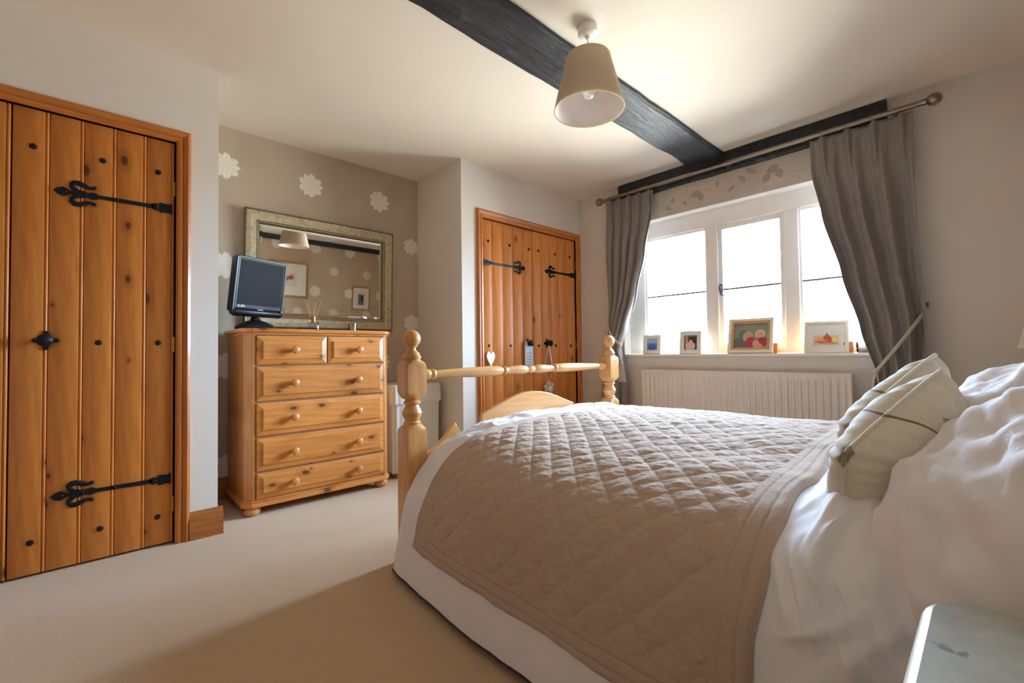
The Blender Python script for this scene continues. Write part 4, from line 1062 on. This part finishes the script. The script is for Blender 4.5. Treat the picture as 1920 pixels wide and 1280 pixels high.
p3 = picture('two_people_snapshot', (150, 154, 132), [('e', -.05, .15, .03, .03, (90, 120, 120)), ('e', -.065, .06, .055, .07, (110, 112, 116)), ('e', -.02, .125, .034, .042, (200, 176, 150)), ('e', -.018, .120, .026, .034, (222, 158, 130)), ('e', .0, .075, .038, .05, (178, 62, 82)),
     ('e', .062, .145, .034, .034, (226, 206, 170)), ('e', .062, .135, .024, .03, (228, 168, 140)), ('e', .072, .085, .042, .035, (176, 58, 76)), ('e', .035, .072, .022, .032, (226, 164, 136)), ('e', .05, .055, .03, .02, (222, 158, 130))], (0, 2))
p4 = picture('bird_print', (238, 240, 234), [('b', 0, .085, .068, .033, (234, 188, 146)), ('b', -.01, .075, .05, .006, (206, 120, 84)), ('b', .01, .064, .05, .005, (216, 150, 110)), ('b', -.02, .092, .03, .004, (224, 160, 120)), ('e', .004, .102, .02, .02, (212, 92, 62)), ('e', .018, .092, .014, .016, (206, 84, 56)), ('e', .004, .125, .006, .009, (120, 130, 140)), ('e', .05, .085, .02, .018, (232, 212, 140))], (0, 2))
photo_frame('photo_frame', 'small mosaic white frame with a blue photo at the curtain end of the sill', 1.985, XS, .150, .165, .032, 'lace', .16, .25, p1)
photo_frame('photo_frame', 'small mosaic white frame with a baby photo beside the window mullion', 1.648, XS, .165, .185, .034, 'lace', .16, .22, p2)
photo_frame('photo_frame', 'cream frame holding a photo of two people in red', 1.205, XS+.005, .300, .262, .022, 'cream_frame', .27, .08, p3, (.018, 'frame_inner'), .03, stand=1)
photo_frame('photo_frame', 'pale frame with a small orange bird print by the tied curtain', .742, XS+.004, .240, .215, .020, 'cream_frame', .25, .10, p4, None, .016, .018, stand=1)
gx, gy = 3.53, .555
go = thing('glass_votive', 'small clear glass votive half hidden by the tied curtain', 'votive', (gx, gy, SZ))
part('glass', MB().lathe([(.028, SZ), (.036, SZ+.004), (.04, SZ+.07), (.038, SZ+.07), (.033, SZ+.008), (.001, SZ+.008)], (gx, gy, 0), 'z', 24), 'clear', go)
part('wax', MB().lathe([(.032, SZ+.008), (.035, SZ+.03), (.001, SZ+.03)], (gx, gy, 0), 'z', 24), 'wax', go)

# ------------------------------------------------------------------ ceiling pendant
qx, qy = 1.632, 1.222
pe = thing('pendant_lamp', 'pleated linen lampshade hanging from the ceiling beside the beam', 'pendant lamp', (qx, qy, HC))
part('ceiling_rose', MB().lathe([(.044, HC), (.046, HC-.004), (.045, HC-.034), (.034, HC-.042), (.012, HC-.046), (.008, HC-.056)], (qx, qy, 0), 'z', 28), 'plastic_white', pe)
part('cord', MB().tube([(qx, qy, HC-.05), (qx, qy, 2.20)], .0035, 8), 'plastic_white', pe)
ST, SB, RT, RB = 2.232, 1.995, .098, .156
mb = MB(); n = 220
def prow(r, z, pl): return [(qx+(r+pl*(j % 2))*math.cos(2*PI*j/n), qy+(r+pl*(j % 2))*math.sin(2*PI*j/n), z) for j in range(n)]
mb.rings([prow(RT, ST, .0015), prow((RT+RB)/2, (ST+SB)/2, .003), prow(RB, SB, .0025)], cap=False)
sh = part('lamp_shade', mb, 'shade', pe, angle=180)
mb = MB(); mb.rings([[(qx+r*math.cos(2*PI*j/64), qy+r*math.sin(2*PI*j/64), z) for j in range(64)] for r, z in ((RT-.004, ST), (RB-.004, SB+.002))], cap=False)
part('lining', mb, 'shade_in', sh)
for r, z in ((RT, ST), (RB, SB)):
    mb = MB(); mb.tube([(qx+r*math.cos(2*PI*j/64), qy+r*math.sin(2*PI*j/64), z) for j in range(65)], .0035, 6, cap=False); part('binding', mb, 'shade2', sh)
mb = MB()
for a in (0, 2*PI/3, 4*PI/3): mb.tube([(qx+.018*math.cos(a), qy+.018*math.sin(a), 2.185), (qx+RT*math.cos(a), qy+RT*math.sin(a), ST-.004)], .002, 6)
part('shade_ring', mb, 'plastic_white', pe)
part('lamp_holder', MB().lathe([(.01, 2.215), (.018, 2.20), (.019, 2.16), (.016, 2.15)], (qx, qy, 0), 'z', 20), 'plastic_white', pe)
part('bulb', MB().lathe([(.013, 2.155), (.016, 2.135), (.028, 2.10), (.03, 2.08), (.022, 2.055), (.001, 2.046)], (qx, qy, 0), 'z', 20), 'plastic_white', pe)

# ------------------------------------------------------------------ things hanging on the far cupboard
hr = thing('hanging_heart', 'white wooden heart hanging from a stud on the far cupboard door', 'heart', (2.284, PY-.014, .78))
poly = []
for i in range(40):
    t = 2*PI*i/40; X = 16*math.sin(t)**3; Z = 13*math.cos(t)-5*math.cos(2*t)-2*math.cos(3*t)-math.cos(4*t)
    poly.append((2.284+X*.0026, .855+Z*.0042))
part('heart', MB().prism(poly, 'y', PY-.020, PY-.010), 'plastic_white', hr, .003)
part('cord', MB().tube([(2.284, PY-.010, .955), (2.278, PY-.013, .93), (2.284, PY-.015, .90)], .0015, 6), 'rope', hr)
hx, hz_ = 2.708, .985
lines = [('b', 0, z, .030, .004, (150, 160, 176)) for z in (-.10, -.125, -.15, -.175, -.198)]
sg = thing('door_hanger', 'pale printed hanger sign hooked over the black knob of the far cupboard', 'sign', (hx, PY-.02, .87))
signm = picture('hanger_print', (214, 222, 232), [('b', 0, z, .032, .0045, (160, 172, 190)) for z in (.02, -.006, -.032, -.058, -.08)], (0, 2))
sp_ = [(-.05, -.105), (.05, -.105), (.05, .125), (-.012, .125), (-.012, .115)]
for i in range(17): a = PI*.62-i*(PI*1.75)/16; sp_.append((.002+.022*math.cos(a), .100+.022*math.sin(a)))
sp_ += [(-.03, .118), (-.05, .118)]
lpart('card', MB().prism(sp_, 'y', -.004, 0), signm, sg, smooth=False)
sd = thing('hanging_twine_charm', 'shell charm on pale twine hanging from the second black knob', 'ornament', (2.935, PY-.03, .62))
for s in (-1, 1):
    part('twine', MB().tube([(2.955, PY-.03, .965), (2.935+s*.02, PY-.034, .88), (2.935+s*.045, PY-.036, .78), (2.935+s*.03, PY-.036, .68), (2.93, PY-.036, .62)], .0045, 6), 'rope', sd)
part('ribbon', MB().tube([(2.955, PY-.034, .96), (2.965, PY-.040, .86), (2.985, PY-.040, .74)], [.004, .008, .009], 8, (1, .4, 1)), 'plastic_white', sd)
for q in range(9):
    a = q*2*PI/9; part('shell', MB().sphere((2.93+.042*math.cos(a), PY-.040-.008*(q % 2), .575+.048*math.sin(a)), .022, 10, 7, (1, .6, 1)), 'rope', sd)
part('shell', MB().sphere((2.93, PY-.052, .575), .026, 12, 8, (1, .6, 1)), 'plastic_white', sd)

# ------------------------------------------------------------------ pictures on the headboard wall (seen in the mirror)
def wall_picture(name, label, x0, x1, z0, z1, bw, mat, shapes, mnt):
    r = thing(name, label, 'picture', ((x0+x1)/2, YH, z0))
    mb = MB(); R = lambda i, y: [(x0+i, y, z0+i), (x1-i, y, z0+i), (x1-i, y, z1-i), (x0+i, y, z1-i)]
    part('frame', mb.rings([R(0, YH), R(0, YH+.018), R(bw, YH+.012), R(bw, YH)], cap=False), mat, r, smooth=False)
    part('mount', MB().box(x0+bw, YH, z0+bw, x1-bw, YH+.006, z1-bw), 'mount', r, smooth=False)
    part('print', MB().box(x0+bw+mnt, YH+.006, z0+bw+mnt, x1-bw-mnt, YH+.008, z1-bw-mnt), picture(name+'_print', (234, 226, 208), shapes, (0, 2)), r, smooth=False)
h3 = (1.62-1.32)/2
wall_picture('framed_picture', 'gilt framed picture with a small red print, seen in the mirror', 1.77, 2.306, 1.50, 2.02, .03, 'gold', [('e', .03, .29, .04, .035, (196, 90, 70)), ('e', -.03, .27, .03, .03, (150, 130, 110))], .13)
wall_picture('framed_picture', 'narrow framed picture with a dark print, seen in the mirror beside wallpaper flowers', 2.985, 3.272, 1.38, 1.74, .012, 'gold', [('b', .0, .16, .045, .085, (110, 116, 112)), ('e', .02, .18, .02, .05, (40, 46, 50))], .055)
